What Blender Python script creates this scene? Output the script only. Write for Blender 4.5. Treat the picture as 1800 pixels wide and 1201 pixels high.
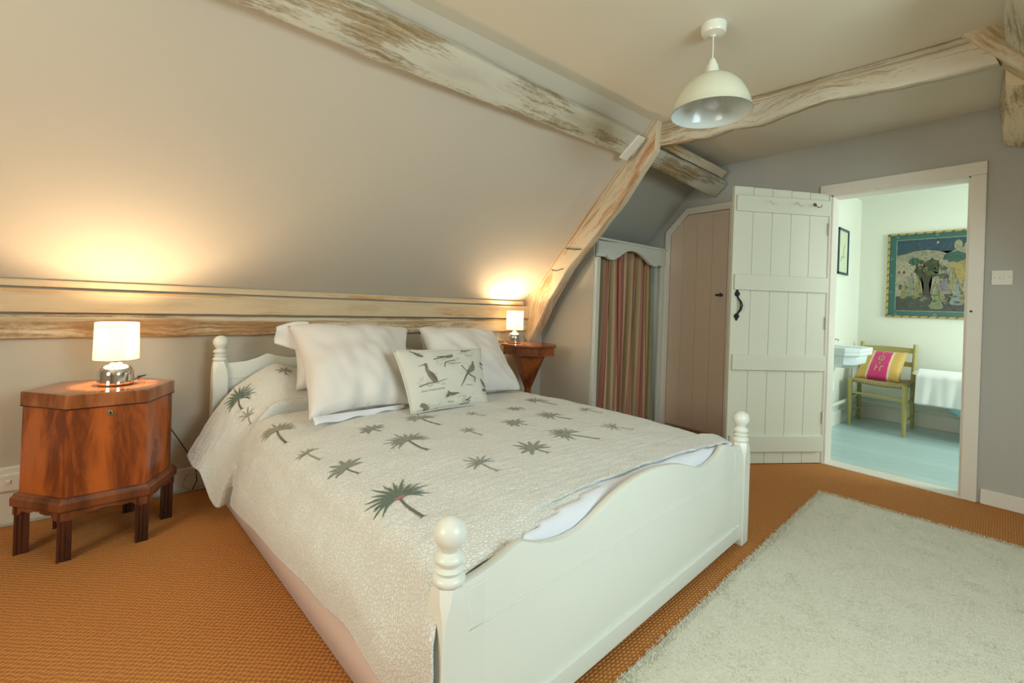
import bpy, bmesh, math, random
from mathutils import Vector, Matrix, noise
from mathutils.bvhtree import BVHTree
random.seed(7)
for o in list(bpy.data.objects): bpy.data.objects.remove(o)
SC = bpy.context.scene; COL = SC.collection
V = Vector; PI = math.pi

# ---------------------------------------------------------------- camera, world, lights, exposure
CH = 1.1; FPX = 795.0
yaw, roll = math.radians(50.6), math.radians(2.0)
fw = V((math.cos(yaw), math.sin(yaw), 0)); rt = fw.cross(V((0, 0, 1))).normalized(); up = rt.cross(fw)
rt2 = rt*math.cos(roll) + up*math.sin(roll); up2 = up*math.cos(roll) - rt*math.sin(roll)
cam = bpy.data.objects.new('camera', bpy.data.cameras.new('camera')); COL.objects.link(cam)
mw = Matrix((rt2, up2, -fw)).transposed().to_4x4(); mw.translation = V((0, 0, CH)); cam.matrix_world = mw
cam.data.sensor_width = 36; cam.data.lens = FPX/1800*36; cam.data.shift_y = -64/1800; cam.data.clip_start = 0.02
SC.camera = cam
SC.view_settings.view_transform = 'Standard'; SC.view_settings.look = 'None'
SC.view_settings.gamma = 1; SC.view_settings.use_curve_mapping = False
SC.view_settings.exposure = 0.0
w = bpy.data.worlds.new('sky'); SC.world = w; w.use_nodes = True
w.node_tree.nodes['Background'].inputs[0].default_value = (0.75, 0.92, 1.0, 1)
w.node_tree.nodes['Background'].inputs[1].default_value = 1.5
def area(name, loc, target, sx, sy, power, col):
    d = bpy.data.lights.new(name, 'AREA'); d.shape = 'RECTANGLE'; d.size = sx; d.size_y = sy
    d.energy = power; d.color = col
    o = bpy.data.objects.new(name, d); COL.objects.link(o); o.location = loc
    o.rotation_euler = (V(target)-V(loc)).to_track_quat('-Z', 'Y').to_euler(); return o
DAY = (0.80, 1.0, 0.90)
area('dormer_daylight', (1.25, -1.32, 1.55), (1.35, 1.0, 0.9), 1.1, 0.9, 50, (0.74, 0.95, 1.0))
area('gable_daylight', (-1.95, 0.9, 1.45), (1.0, 1.0, 1.2), 1.2, 1.1, 50, (0.98, 0.97, 0.80))
area('bathroom_daylight', (5.15, -1.05, 1.5), (5.2, 1.4, 0.9), 1.0, 1.2, 39, (0.88, 1.0, 0.93))
LAMP_POWER = 18.0; LAMP_COL = (1.0, 0.72, 0.43)

# ---------------------------------------------------------------- node materials
class NT:
    def __init__(s, name, rough=0.6, metal=0.0):
        s.m = bpy.data.materials.new(name); s.m.use_nodes = True; s.t = s.m.node_tree
        s.b = s.t.nodes['Principled BSDF']; s.b.inputs['Roughness'].default_value = rough
        s.b.inputs['Metallic'].default_value = metal
    def n(s, ty, **k):
        n = s.t.nodes.new('ShaderNode'+ty)
        for a, b in k.items(): setattr(n, a, b)
        return n
    def l(s, a, b): s.t.links.new(a, b)
    def coord(s, kind='Object', scale=(1, 1, 1), rot=(0, 0, 0)):
        c = s.n('TexCoord'); m = s.n('Mapping'); m.inputs['Scale'].default_value = scale
        m.inputs['Rotation'].default_value = rot
        s.l(c.outputs[kind], m.inputs['Vector']); return m.outputs[0]
    def noise(s, vec, scale, detail=3, rough=.55, dist=0):
        n = s.n('TexNoise'); s.l(vec, n.inputs['Vector']); n.inputs['Scale'].default_value = scale
        n.inputs['Detail'].default_value = detail; n.inputs['Roughness'].default_value = rough
        n.inputs['Distortion'].default_value = dist; return n.outputs['Fac']
    def ramp(s, fac, stops, interp='LINEAR'):
        r = s.n('ValToRGB'); r.color_ramp.interpolation = interp; e = r.color_ramp.elements
        while len(e) < len(stops): e.new(0.5)
        for i, (p, c) in enumerate(stops):
            e[i].position = p; e[i].color = (c, c, c, 1) if isinstance(c, (int, float)) else (*c, 1)
        s.l(fac, r.inputs[0]); return r.outputs[0]
    def mix(s, fac, a, b, mode='MIX'):
        m = s.n('MixRGB'); m.blend_type = mode
        for i, v in ((0, fac), (1, a), (2, b)):
            if isinstance(v, tuple): m.inputs[i].default_value = (*v, 1)
            elif isinstance(v, (int, float)): m.inputs[i].default_value = v if i == 0 else (v, v, v, 1)
            else: s.l(v, m.inputs[i])
        return m.outputs[0]
    def math(s, op, a, b=0.0):
        m = s.n('Math', operation=op)
        for i, v in ((0, a), (1, b)):
            if isinstance(v, (int, float)): m.inputs[i].default_value = v
            else: s.l(v, m.inputs[i])
        return m.outputs[0]
    def col(s, c):
        if isinstance(c, tuple): s.b.inputs['Base Color'].default_value = (*c, 1)
        else: s.l(c, s.b.inputs['Base Color'])
    def bump(s, h, strength=.3, dist=.01):
        b = s.n('Bump'); b.inputs['Strength'].default_value = strength; b.inputs['Distance'].default_value = dist
        s.l(h, b.inputs['Height']); s.l(b.outputs[0], s.b.inputs['Normal'])
def plaster(name, c, rough=.85, var=.04, bs=.12):
    t = NT(name, rough); v = t.coord(); f = t.noise(v, 1.3, 4)
    t.col(t.mix(f, tuple(x*(1-var) for x in c), tuple(min(1, x*(1+var)) for x in c)))
    t.bump(t.noise(v, 9, 5, .6), bs, .01); return t.m
def paint(name, c, rough=.35, bs=.06, spec=.5, scale=30):
    t = NT(name, rough); v = t.coord(); f = t.noise(v, 3.0, 4)
    t.col(t.mix(f, tuple(x*.96 for x in c), c)); t.bump(t.noise(v, scale, 3), bs, .003)
    t.b.inputs['Specular IOR Level'].default_value = spec; return t.m
def metal(name, c, rough=.12):
    t = NT(name, rough, 1.0); t.col(c); t.bump(t.noise(t.coord(), 60, 2), .02, .001); return t.m
def cloth(name, c, scale=350, bs=.15, rough=.9, sheen=.15, var=.05):
    t = NT(name, rough); v = t.coord(); f = t.noise(v, 6, 3)
    t.col(t.mix(f, tuple(x*(1-var) for x in c), c))
    t.bump(t.noise(v, scale, 2), bs, .002); t.b.inputs['Sheen Weight'].default_value = sheen; return t.m
def lime_beam(name, base=(.66, .58, .44), dark=(.20, .10, .035), amount=.5, sx=1.4, sy=9):
    t = NT(name, .78)
    big = t.noise(t.coord('UV', (1.3, 4.5, 1)), 1.0, 3, .55, .3)
    streak = t.noise(t.coord('UV', (3.5, 60, 1)), 1.0, 5, .65)
    speck = t.noise(t.coord('UV', (28, 110, 1)), 1.0, 4, .7)
    tone = t.noise(t.coord('UV', (2.2, 7, 1)), 1.0, 4, .6)
    q = t.math('ADD', t.math('MULTIPLY', big, 1.0), t.math('ADD', t.math('MULTIPLY', streak, .42), t.math('MULTIPLY', speck, .34)))
    thr = 1.10-amount*.22
    mask = t.ramp(q, [(0, 0.0), (min(.97, thr), 0.0), (min(.99, thr+.05), .7), (1, .9)])
    q2 = t.math('MULTIPLY', q, .9)
    mask = t.ramp(t.math('SUBTRACT', q, thr-.10), [(0, 0.0), (.05, .05), (.12, .6), (.22, .92)])
    pale = t.ramp(tone, [(.30, tuple(min(1, x*1.07) for x in base)), (.55, base), (.75, tuple(x*.78 for x in base))])
    stain = t.ramp(streak, [(.35, tuple(min(1, x*2.2) for x in dark)), (.65, dark)])
    t.col(t.mix(mask, pale, stain)); t.bump(t.math('SUBTRACT', t.math('MULTIPLY', streak, .6), t.math('MULTIPLY', mask, .3)), .5, .006); return t.m
def mahogany(name, c1, c2, scale=3, rough=.22):
    t = NT(name, rough); v = t.coord('Object', (1.5, 1.5, .42), (.0, math.radians(28), .6)); a = t.noise(v, scale*1.5, 5, .62, 2.6)
    wv = t.n('TexWave', wave_type='RINGS'); wv.inputs['Scale'].default_value = 1.6; wv.inputs['Distortion'].default_value = 9
    wv.inputs['Detail'].default_value = 3; wv.inputs['Detail Scale'].default_value = 1.2; t.l(v, wv.inputs['Vector'])
    fine = t.noise(t.coord('Object', (1, 1, .12)), 90, 2)
    f = t.math('ADD', t.math('MULTIPLY', a, .7), t.math('MULTIPLY', wv.outputs['Fac'], .3))
    base = t.ramp(f, [(.34, c1), (.48, tuple(p*.45+q*.55 for p, q in zip(c1, c2))), (.62, c2)])
    t.col(t.mix(t.math('MULTIPLY', fine, .35), base, tuple(x*.45 for x in c1)))
    t.b.inputs['Coat Weight'].default_value = .35; t.b.inputs['Coat Roughness'].default_value = .15; return t.m

m_slope = plaster('warm_white_plaster', (.55, .495, .405))
m_ceil = plaster('ceiling_paint', (.72, .665, .545), bs=.05)
m_gable = plaster('grey_wall_paint', (.48, .465, .42), bs=.08)
m_bathwall = plaster('bathroom_paint', (.78, .80, .70), bs=.05)
m_white = paint('cream_white_gloss', (.79, .80, .72))
m_door = paint('door_paint', (.72, .73, .60), .45)
m_closet = paint('closet_door_paint', (.70, .56, .44), .55)
m_trim = paint('trim_paint', (.80, .75, .66), .4)
m_cab = paint('cabinet_paint', (.72, .74, .66), .5)
m_lime1 = lime_beam('limewashed_purlin', (.56, .52, .41), (.17, .11, .04), .74)
m_lime2 = lime_beam('limewashed_pine', (.64, .50, .32), (.40, .20, .07), .4, 1.0, 5)
m_lime3 = lime_beam('limewashed_plate', (.68, .56, .38), (.20, .10, .035), .85, 1.6, 9)
m_lime4 = lime_beam('limewashed_tie', (.62, .53, .39), (.30, .19, .08), .62, 2.0, 8)
m_limet = lime_beam('limewashed_collar', (.60, .53, .41), (.22, .15, .07), .95)
m_lime5 = lime_beam('limewashed_rafter', (.66, .54, .38), (.28, .12, .035), .75, 1.6, 7)
m_mah = mahogany('flame_mahogany', (.19, .042, .011), (.56, .135, .024), 4.5)
m_mah2 = mahogany('polished_mahogany_top', (.24, .07, .02), (.50, .17, .06), 4, .16)
m_mahp = mahogany('plinth_mahogany', (.10, .028, .010), (.26, .075, .025), 4, .28)
m_mahd = mahogany('dark_mahogany', (.030, .009, .006), (.085, .022, .010), 5, .3)
m_work = mahogany('work_table_mahogany', (.18, .04, .01), (.42, .12, .03), 3)
m_chrome = metal('polished_chrome', (.80, .78, .74), .10)
m_iron = paint('black_iron', (.012, .013, .016), .35)
m_black = paint('black_flex', (.015, .015, .015), .5)
m_greyflex = paint('pale_flex', (.45, .42, .34), .5)
m_brass = metal('dull_brass', (.35, .30, .20), .4)
m_plastic = paint('white_plastic', (.80, .80, .68), .3)
m_pend = paint('pendant_enamel', (.70, .70, .54), .22)
m_pendin = paint('pendant_inside', (.70, .76, .72), .18)
m_sheet = cloth('white_cotton', (.80, .81, .86), 500, .05)
m_pillow = cloth('pillow_cotton', (.80, .76, .72), 500, .05)
m_valance = cloth('pink_white_valance', (.76, .58, .50), 300, .05)
m_cushion = cloth('printed_linen', (.70, .68, .59), 700, .2)
m_print = cloth('print_ink', (.16, .145, .105), 300, .05)
m_printl = cloth('print_ink_pale', (.40, .37, .28), 300, .05)
m_printm = cloth('print_ink_mid', (.24, .21, .15), 300, .05)
m_embg = cloth('green_embroidery', (.12, .165, .115), 900, .3)
m_embm = cloth('sage_embroidery', (.25, .26, .20), 900, .3)
m_embt = cloth('tan_embroidery', (.34, .28, .19), 900, .3)
m_embb = cloth('brown_embroidery', (.16, .13, .10), 900, .3)
m_embp = cloth('pink_embroidery', (.48, .16, .17), 900, .3)
m_towel = cloth('white_towel', (.84, .85, .84), 160, .5)
m_china = paint('white_china', (.82, .86, .84), .12)
m_basin = paint('pale_basin_china', (.80, .88, .90), .12)
m_tub = paint('tub_outside_blue', (.36, .62, .68), .25)
m_chair = paint('olive_yellow_paint', (.42, .36, .12), .4)
m_bfloor = paint('blue_floor_paint', (.47, .63, .64), .3)
m_bfloor2 = paint('blue_floor_paint_pale', (.50, .66, .66), .3)
m_pipe = paint('painted_pipe', (.72, .76, .66), .4)

def m_glow(name, c, s):
    t = NT(name); t.b.inputs['Emission Color'].default_value = (*c, 1); t.b.inputs['Emission Strength'].default_value = s
    t.col(c); return t.m
m_bulb = m_glow('lit_bulb', (1, .80, .5), 12)
def glassy(name, c=(.9, .9, .9)):
    t = NT(name, .08); t.col(c); t.b.inputs['Transmission Weight'].default_value = .6; return t.m
m_glass = glassy('bulb_glass')
t = NT('lamp_shade_fabric', .9)
v = t.coord(); nz = t.noise(v, 220, 2); col_ = t.mix(nz, (.88, .84, .72), (.94, .92, .82)); t.col(col_)
tr = t.n('BsdfTranslucent'); t.l(col_, tr.inputs[0]); ms = t.n('MixShader'); ms.inputs[0].default_value = .55
t.l(t.b.outputs[0], ms.inputs[1]); t.l(tr.outputs[0], ms.inputs[2]); t.l(ms.outputs[0], t.t.nodes['Material Output'].inputs[0])
m_shade = t.m
# sisal carpet: rows of woven boucle
t = NT('sisal_weave', .9); v = t.coord('Object', (1, 1, 1), (0, 0, math.radians(-3)))
sx = t.n('SeparateXYZ'); t.l(v, sx.inputs[0])
px_ = t.math('MULTIPLY', sx.outputs[0], 2*PI/.021); py_ = t.math('MULTIPLY', sx.outputs[1], 2*PI/.0100)
nzz = t.noise(v, 30, 3)
rowi = t.math('FLOOR', t.math('DIVIDE', sx.outputs[1], .0100))
ph = t.math('MULTIPLY', t.math('MODULO', rowi, 2.0), PI)
a = t.math('SINE', t.math('ADD', px_, t.math('ADD', ph, t.math('MULTIPLY', nzz, 7.0))))
b_ = t.math('ABSOLUTE', t.math('SINE', t.math('MULTIPLY', py_, .5)))
h = t.math('MULTIPLY', t.math('ADD', t.math('MULTIPLY', a, .5), .6), t.math('POWER', b_, .6))
base = t.ramp(h, [(.0, (.27, .085, .014)), (.4, (.52, .185, .034)), (.95, (.70, .29, .068))])
big = t.noise(v, 2.2, 3); t.col(t.mix(t.math('MULTIPLY', big, .45), base, (.54, .225, .06)))
t.bump(h, .6, .005); m_sisal = t.m
# rug
t = NT('cream_shag', .95); v = t.coord(); n1 = t.noise(v, 60, 3); n2 = t.noise(v, 2.5, 4, .6, .5)
t.col(t.mix(t.math('MULTIPLY', n2, .5), t.mix(n1, (.67, .63, .50), (.78, .75, .62)), (.63, .60, .47)))
t.bump(n1, .5, .008); t.b.inputs['Sheen Weight'].default_value = .2; m_rug = t.m
# quilt: crinkled stitched matelasse
t = NT('quilted_cotton', .9); v = t.coord('UV', (1, 1, 1))
vo = t.n('TexVoronoi', feature='DISTANCE_TO_EDGE'); vo.inputs['Scale'].default_value = 1
mp = t.n('Mapping'); mp.inputs['Scale'].default_value = (75, 120, 95); t.l(t.coord('Object'), mp.inputs[0]); t.l(mp.outputs[0], vo.inputs['Vector'])
wv = t.n('TexWave'); wv.bands_direction = 'Y'; wv.inputs['Scale'].default_value = 9; wv.inputs['Distortion'].default_value = 2.0; t.l(v, wv.inputs['Vector'])
nz = t.noise(t.coord('Object', (45, 70, 50)), 1, 4)
e = t.ramp(vo.outputs['Distance'], [(0, 0.0), (.16, 1.0)])
hh = t.math('ADD', t.math('MULTIPLY', e, .6), t.math('ADD', t.math('MULTIPLY', wv.outputs['Fac'], .45), t.math('MULTIPLY', nz, .6)))
t.col(t.mix(e, (.71, .69, .63), (.77, .76, .71))); t.bump(hh, .6, .005); t.b.inputs['Sheen Weight'].default_value = .2
m_quilt = t.m
# curtain stripes
t = NT('striped_curtain_cloth', .85); v = t.coord('UV'); s_ = t.n('SeparateXYZ'); t.l(v, s_.inputs[0])
fr = t.math('FRACT', t.math('MULTIPLY', s_.outputs[0], 3.0))
P1, OL, RD, CR = (.42, .19, .13), (.38, .29, .13), (.36, .045, .035), (.50, .35, .22)
c = t.ramp(fr, [(0, P1), (.16, RD), (.185, CR), (.30, OL), (.50, CR), (.56, RD), (.59, P1), (.74, CR), (.78, RD), (.80, OL), (.93, CR)], 'CONSTANT')
t.col(c); t.bump(t.noise(t.coord('UV', (300, 300, 1)), 1, 2), .1, .001); m_curt = t.m
# silk cushion
t = NT('pink_gold_silk', .45); v = t.coord('UV'); s_ = t.n('SeparateXYZ'); t.l(v, s_.inputs[0])
nz = t.noise(t.coord('UV', (4, 60, 1)), 1, 2); x = t.math('ADD', s_.outputs[0], t.math('MULTIPLY', t.math('SUBTRACT', nz, .5), .08))
c = t.ramp(x, [(0, (.60, .38, .09)), (.24, (.60, .38, .09)), (.27, (.86, .72, .50)), (.30, (.62, .02, .17)), (.70, (.62, .02, .17)), (.73, (.86, .72, .50)), (.77, (.60, .38, .09))])
t.col(c); t.b.inputs['Sheen Weight'].default_value = .3; m_silk = t.m
t = NT('woven_rush', .85); wv = t.n('TexWave'); wv.inputs['Scale'].default_value = 30; wv.inputs['Distortion'].default_value = 2
t.l(t.coord('Object', (1, 1, 1), (0, 0, .8)), wv.inputs['Vector'])
t.col(t.ramp(wv.outputs['Fac'], [(0, (.20, .13, .05)), (.6, (.50, .38, .18))])); t.bump(wv.outputs['Fac'], .6, .006); m_rush = t.m
def flat(name, c, r=.8): return paint(name, c, r, .02)

# ---------------------------------------------------------------- mesh helpers (all shapes in world metres)
def thing(name, label=None, cat=None, loc=(0, 0, 0), group=None, kind=None):
    o = bpy.data.objects.new(name, None); o.empty_display_size = .1; COL.objects.link(o); o.location = loc
    return tag(o, label, cat, group, kind)
def tag(o, label=None, cat=None, group=None, kind=None):
    if label: o['label'] = label
    if cat: o['category'] = cat
    if group: o['group'] = group
    if kind: o['kind'] = kind
    return o
def wloc(o):
    p = V(o.location)
    while o.parent: o = o.parent; p = p+V(o.location)
    return p
def obj(name, bm, mat, parent=None, smooth=False, origin=None, bevel=0, label=None, angle=40):
    me = bpy.data.meshes.new(name)
    org = V(origin) if origin is not None else (wloc(parent) if parent else V((0, 0, 0)))
    bmesh.ops.translate(bm, verts=bm.verts, vec=-org)
    bmesh.ops.recalc_face_normals(bm, faces=bm.faces)
    bm.to_mesh(me); bm.free(); me.materials.append(mat)
    if smooth:
        for p in me.polygons: p.use_smooth = True
        if smooth != 'all': me.set_sharp_from_angle(angle=math.radians(angle))
    o = bpy.data.objects.new(name, me); COL.objects.link(o)
    if parent: o.parent = parent; o.location = org-wloc(parent)
    else: o.location = org
    if bevel:
        md = o.modifiers.new('bevel', 'BEVEL'); md.width = bevel; md.segments = 2; md.limit_method = 'ANGLE'
        md.angle_limit = math.radians(50)
    if label: o['label'] = label
    return o
def BM(): return bmesh.new()
def hexa(bm, b, t):
    vs = [bm.verts.new(p) for p in list(b)+list(t)]; n = len(b)
    bm.faces.new(vs[:n][::-1]); bm.faces.new(vs[n:])
    for i in range(n): bm.faces.new((vs[i], vs[(i+1) % n], vs[n+(i+1) % n], vs[n+i]))
    return bm
def box(bm, a, b):
    x0, y0, z0 = a; x1, y1, z1 = b
    return hexa(bm, [(x0, y0, z0), (x1, y0, z0), (x1, y1, z0), (x0, y1, z0)], [(x0, y0, z1), (x1, y0, z1), (x1, y1, z1), (x0, y1, z1)])
def obox(bm, o, u, v_, wv_, a, b):
    """box in a local frame: origin o, axes u,v,w, from a to b"""
    o, u, v_, wv_ = V(o), V(u), V(v_), V(wv_)
    f = lambda x, y, z: o+u*x+v_*y+wv_*z
    return hexa(bm, [f(a[0], a[1], a[2]), f(b[0], a[1], a[2]), f(b[0], b[1], a[2]), f(a[0], b[1], a[2])],
                [f(a[0], a[1], b[2]), f(b[0], a[1], b[2]), f(b[0], b[1], b[2]), f(a[0], b[1], b[2])])
def prism(bm, pts, d):
    d = V(d); return hexa(bm, pts, [V(p)+d for p in pts])
def tube(bm, pts, r, seg=8, caps=True):
    pts = [V(p) for p in pts]; rs = r if isinstance(r, (list, tuple)) else [r]*len(pts); rings = []
    nrm = None
    for i, p in enumerate(pts):
        d = (pts[min(i+1, len(pts)-1)]-pts[max(i-1, 0)]).normalized()
        if nrm is None: nrm = d.orthogonal().normalized()
        nrm = (nrm-d*nrm.dot(d)).normalized(); b = d.cross(nrm)
        rings.append([bm.verts.new(p+(nrm*math.cos(2*PI*k/seg)+b*math.sin(2*PI*k/seg))*rs[i]) for k in range(seg)])
    for a, b in zip(rings, rings[1:]):
        for k in range(seg): bm.faces.new((a[k], a[(k+1) % seg], b[(k+1) % seg], b[k]))
    if caps: bm.faces.new(rings[0][::-1]); bm.faces.new(rings[-1])
    return bm
def lathe(bm, c, prof, seg=28, ax=V((0, 0, 1))):
    """prof: list of (radius, height); zero radius closes"""
    c = V(c); u = ax.orthogonal().normalized() if abs(ax.z) < .999 else V((1, 0, 0)); v_ = ax.cross(u); rings = []
    for r, z in prof:
        if r < 1e-6: rings.append([bm.verts.new(c+ax*z)])
        else: rings.append([bm.verts.new(c+ax*z+(u*math.cos(2*PI*k/seg)+v_*math.sin(2*PI*k/seg))*r) for k in range(seg)])
    for a, b in zip(rings, rings[1:]):
        for k in range(seg):
            k2 = (k+1) % seg
            if len(a) == 1 and len(b) == 1: continue
            if len(a) == 1: bm.faces.new((a[0], b[k2], b[k]))
            elif len(b) == 1: bm.faces.new((a[k], a[k2], b[0]))
            else: bm.faces.new((a[k], a[k2], b[k2], b[k]))
    return bm
def grid(bm, P, uv=None, closed=False):
    """P[i][j] points; uv[i][j] optional"""
    vs = [[bm.verts.new(p) for p in row] for row in P]; lay = bm.loops.layers.uv.verify() if uv else None
    n = len(P); m = len(P[0])
    for i in range(n-1):
        for j in range(m-1 if not closed else m):
            j2 = (j+1) % m
            f = bm.faces.new((vs[i][j], vs[i+1][j], vs[i+1][j2], vs[i][j2]))
            if uv:
                for lp, (a, b) in zip(f.loops, ((i, j), (i+1, j), (i+1, j2), (i, j2))): lp[lay].uv = uv[a][b]
    return vs
def cr(ps, t):
    """catmull-rom through list of vectors, t in 0..len-1"""
    n = len(ps); i = min(int(t), n-2); f = t-i
    p0, p1, p2, p3 = ps[max(i-1, 0)], ps[i], ps[i+1], ps[min(i+2, n-1)]
    return .5*((2*p1)+(p2-p0)*f+(2*p0-5*p1+4*p2-p3)*f*f+(3*p1-p0-3*p2+p3)*f*f*f)
def beam(name, A, B, mat, label=None, parent=None, amp=.004, wav=0, seg=40, rd=.015, seed=0, part=None, cat='beam', mid=None, group=None):
    """rough timber between corner quads A and B (4 points each, in order); mid(t)->offset per corner list"""
    A = [V(p) for p in A]; B = [V(p) for p in B]; L = (B[0]-A[0]).length; bm = BM(); P = []; UV = []
    K = 4
    for i in range(seg+1):
        t = i/seg; q = [a.lerp(b, t) for a, b in zip(A, B)]
        if mid:
            q = [p+V(o) for p, o in zip(q, mid(t))]
        ring = []; uvr = []; acc = 0
        c = sum(q, V())/4
        for k in range(4):
            p, pn, pp = q[k], q[(k+1) % 4], q[k-1]
            e1 = (pn-p); e0 = (pp-p)
            pts = [p+e0.normalized()*rd, p+(e0.normalized()+e1.normalized())*rd*.28, p+e1.normalized()*rd]
            for s in range(1, K): pts.append(p+e1.normalized()*rd+(e1-e1.normalized()*2*rd)*(s/K))
            for z in pts:
                nn = (z-c).normalized(); nv = noise.noise(V((z.x*7+seed, z.y*7, z.z*7)))*amp+noise.noise(V((z.x*28, z.y*28+seed, z.z*28)))*amp*.4
                if wav: nv += noise.noise(V((z.x*2.3+seed, z.y*2.3, z.z*2.3)))*wav
                ring.append(z+nn*nv)
        for j, z in enumerate(ring):
            if j: acc += (ring[j]-ring[j-1]).length
            uvr.append((t*L+seed*.37, acc+seed*.21))
        P.append(ring); UV.append(uvr)
    vs = grid(bm, P, UV, closed=True); bm.faces.new(vs[0][::-1]); bm.faces.new(vs[-1])
    o = obj(name, bm, mat, parent, True, origin=None if parent else sum(A, V())/4, angle=60)
    if not parent: tag(o, label, cat, group)
    return o
def struct(name, bm, mat, parent=None, smooth=False, **k):
    o = obj(name, bm, mat, parent, smooth, **k)
    if not parent: o['kind'] = 'structure'
    return o

# ---------------------------------------------------------------- room shell
YK, XG, ZC = 3.10, 3.97, 2.40           # knee wall, gable wall, ceiling
SA, SB = (3.13, 1.10), (1.82, 2.40)     # slope from (y,z) to (y,z)
XB, YR = -1.8, -1.25
struct('floor', box(BM(), (XB-.1, YR-.1, -.08), (XG+.07, YK+.15, 0)), m_sisal)
struct('wall_left', box(BM(), (XB, YK, 0), (XG, YK+.1, 1.16)), m_slope)
def slope_piece(bm, x0, x1, a, b):
    hexa(bm, [(x0, a[0], a[1]), (x0, b[0], b[1]), (x0, b[0]+.08, b[1]+.08), (x0, a[0]+.08, a[1]+.08)],
         [(x1, a[0], a[1]), (x1, b[0], b[1]), (x1, b[0]+.08, b[1]+.08), (x1, a[0]+.08, a[1]+.08)]); return bm
bm = slope_piece(BM(), XB, 2.80, SA, SB); slope_piece(bm, 2.80, 2.93, SA, (2.49, SA[1]+(SA[0]-2.49)*.9924))
struct('wall_left_slope', bm, m_slope)
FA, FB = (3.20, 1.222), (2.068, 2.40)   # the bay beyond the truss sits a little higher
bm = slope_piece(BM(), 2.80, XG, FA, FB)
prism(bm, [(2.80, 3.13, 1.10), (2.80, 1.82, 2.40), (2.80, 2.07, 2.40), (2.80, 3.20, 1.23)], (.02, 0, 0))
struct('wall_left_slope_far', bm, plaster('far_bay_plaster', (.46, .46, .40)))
# ceiling (flat) with the dormer bay to the right
DX0, DX1, YC = .35, 2.42, .13
bm = BM(); box(bm, (XB, YC, ZC), (XG, SB[0]+.32, ZC+.08)); box(bm, (DX0, YR, ZC), (DX1, YC, ZC+.08))
struct('ceiling', bm, m_ceil)
RS = (YR, 1.0)
bm = BM()
for x0, x1 in ((XB, DX0), (DX1, XG)):
    hexa(bm, [(x0, YC, ZC), (x0, RS[0], RS[1]), (x0, RS[0]-.08, RS[1]+.08), (x0, YC-.02, ZC+.08)],
         [(x1, YC, ZC), (x1, RS[0], RS[1]), (x1, RS[0]-.08, RS[1]+.08), (x1, YC-.02, ZC+.08)])
struct('wall_right_slope', bm, m_slope)
bm = BM()
for x, d in ((DX0, -.06), (DX1, .06)):
    prism(bm, [(x, YC, ZC), (x, RS[0], RS[1]), (x, RS[0], ZC)], (d, 0, 0))
struct('wall_dormer_cheek', bm, m_slope)
def wall_with_hole(axis, c0, c1, a0, a1, z0, z1, ha0, ha1, hz0, hz1):
    bm = BM()
    def bx(p, q, r, s):
        if q-p < 1e-4 or s-r < 1e-4: return
        if axis == 'x': box(bm, (c0, p, r), (c1, q, s))
        else: box(bm, (p, c0, r), (q, c1, s))
    bx(a0, ha0, z0, z1); bx(ha1, a1, z0, z1); bx(ha0, ha1, z0, hz0); bx(ha0, ha1, hz1, z1); return bm
struct('wall_right', wall_with_hole('y', YR-.1, YR, XB, XG, 0, ZC, .7, 1.8, 1.1, 2.0), m_slope)
struct('wall_back', wall_with_hole('x', XB-.1, XB, YR-.1, YK+.1, 0, ZC+.05, .3, 1.5, .9, 2.0), m_slope)
# gable wall with the bathroom doorway
DY0, DY1, DZ = .368, 1.122, 2.01
struct('wall_gable', wall_with_hole('x', XG, XG+.13, YR, YK+.1, 0, ZC, DY0, DY1, 0, DZ), m_gable)
for nm, ax, c, (a0, a1, z0, z1) in (('window_1', 'y', YR-.06, (.7, 1.8, 1.1, 2.0)), ('window_2', 'x', XB-.06, (.3, 1.5, .9, 2.0))):
    r = thing(nm, loc=((a0+a1)/2, c, z0) if ax == 'y' else (c, (a0+a1)/2, z0), kind='structure')
    bm = BM()
    def wb(p, q, s, t_):
        if ax == 'y': box(bm, (p, c-.02, s), (q, c+.02, t_))
        else: box(bm, (c-.02, p, s), (c+.02, q, t_))
    wb(a0, a0+.05, z0, z1); wb(a1-.05, a1, z0, z1); wb(a0, a1, z0, z0+.05); wb(a0, a1, z1-.05, z1); wb((a0+a1)/2-.02, (a0+a1)/2+.02, z0, z1)
    obj('window_frame', bm, m_white, r)
# partition beside the wardrobe
YW = 2.48
bm = BM(); prism(bm, [(2.92, YW+.02, 0), (2.92, YK, 0), (2.92, YK, 1.13), (2.92, YW+.02, 1.74)], (.05, 0, 0))
struct('wall_partition', bm, m_slope)
# baseboards
struct('baseboard_left', box(BM(), (-.30, YK-.018, 0), (2.9, YK, .125)), m_trim, bevel=.004)
struct('trim_1', box(BM(), (XB, YK-.03, 0), (-.30, YK, .27)), m_trim, bevel=.006)
bm = BM(); tube(bm, [(XB, YK-.04, .006), (2.9, YK-.03, .006)], .009, 8)
struct('trim_2', bm, m_greyflex, smooth=True)
struct('baseboard_gable', box(BM(), (XG-.018, YR, 0), (XG, DY0-.075, .09)), m_trim, bevel=.004)
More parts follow.
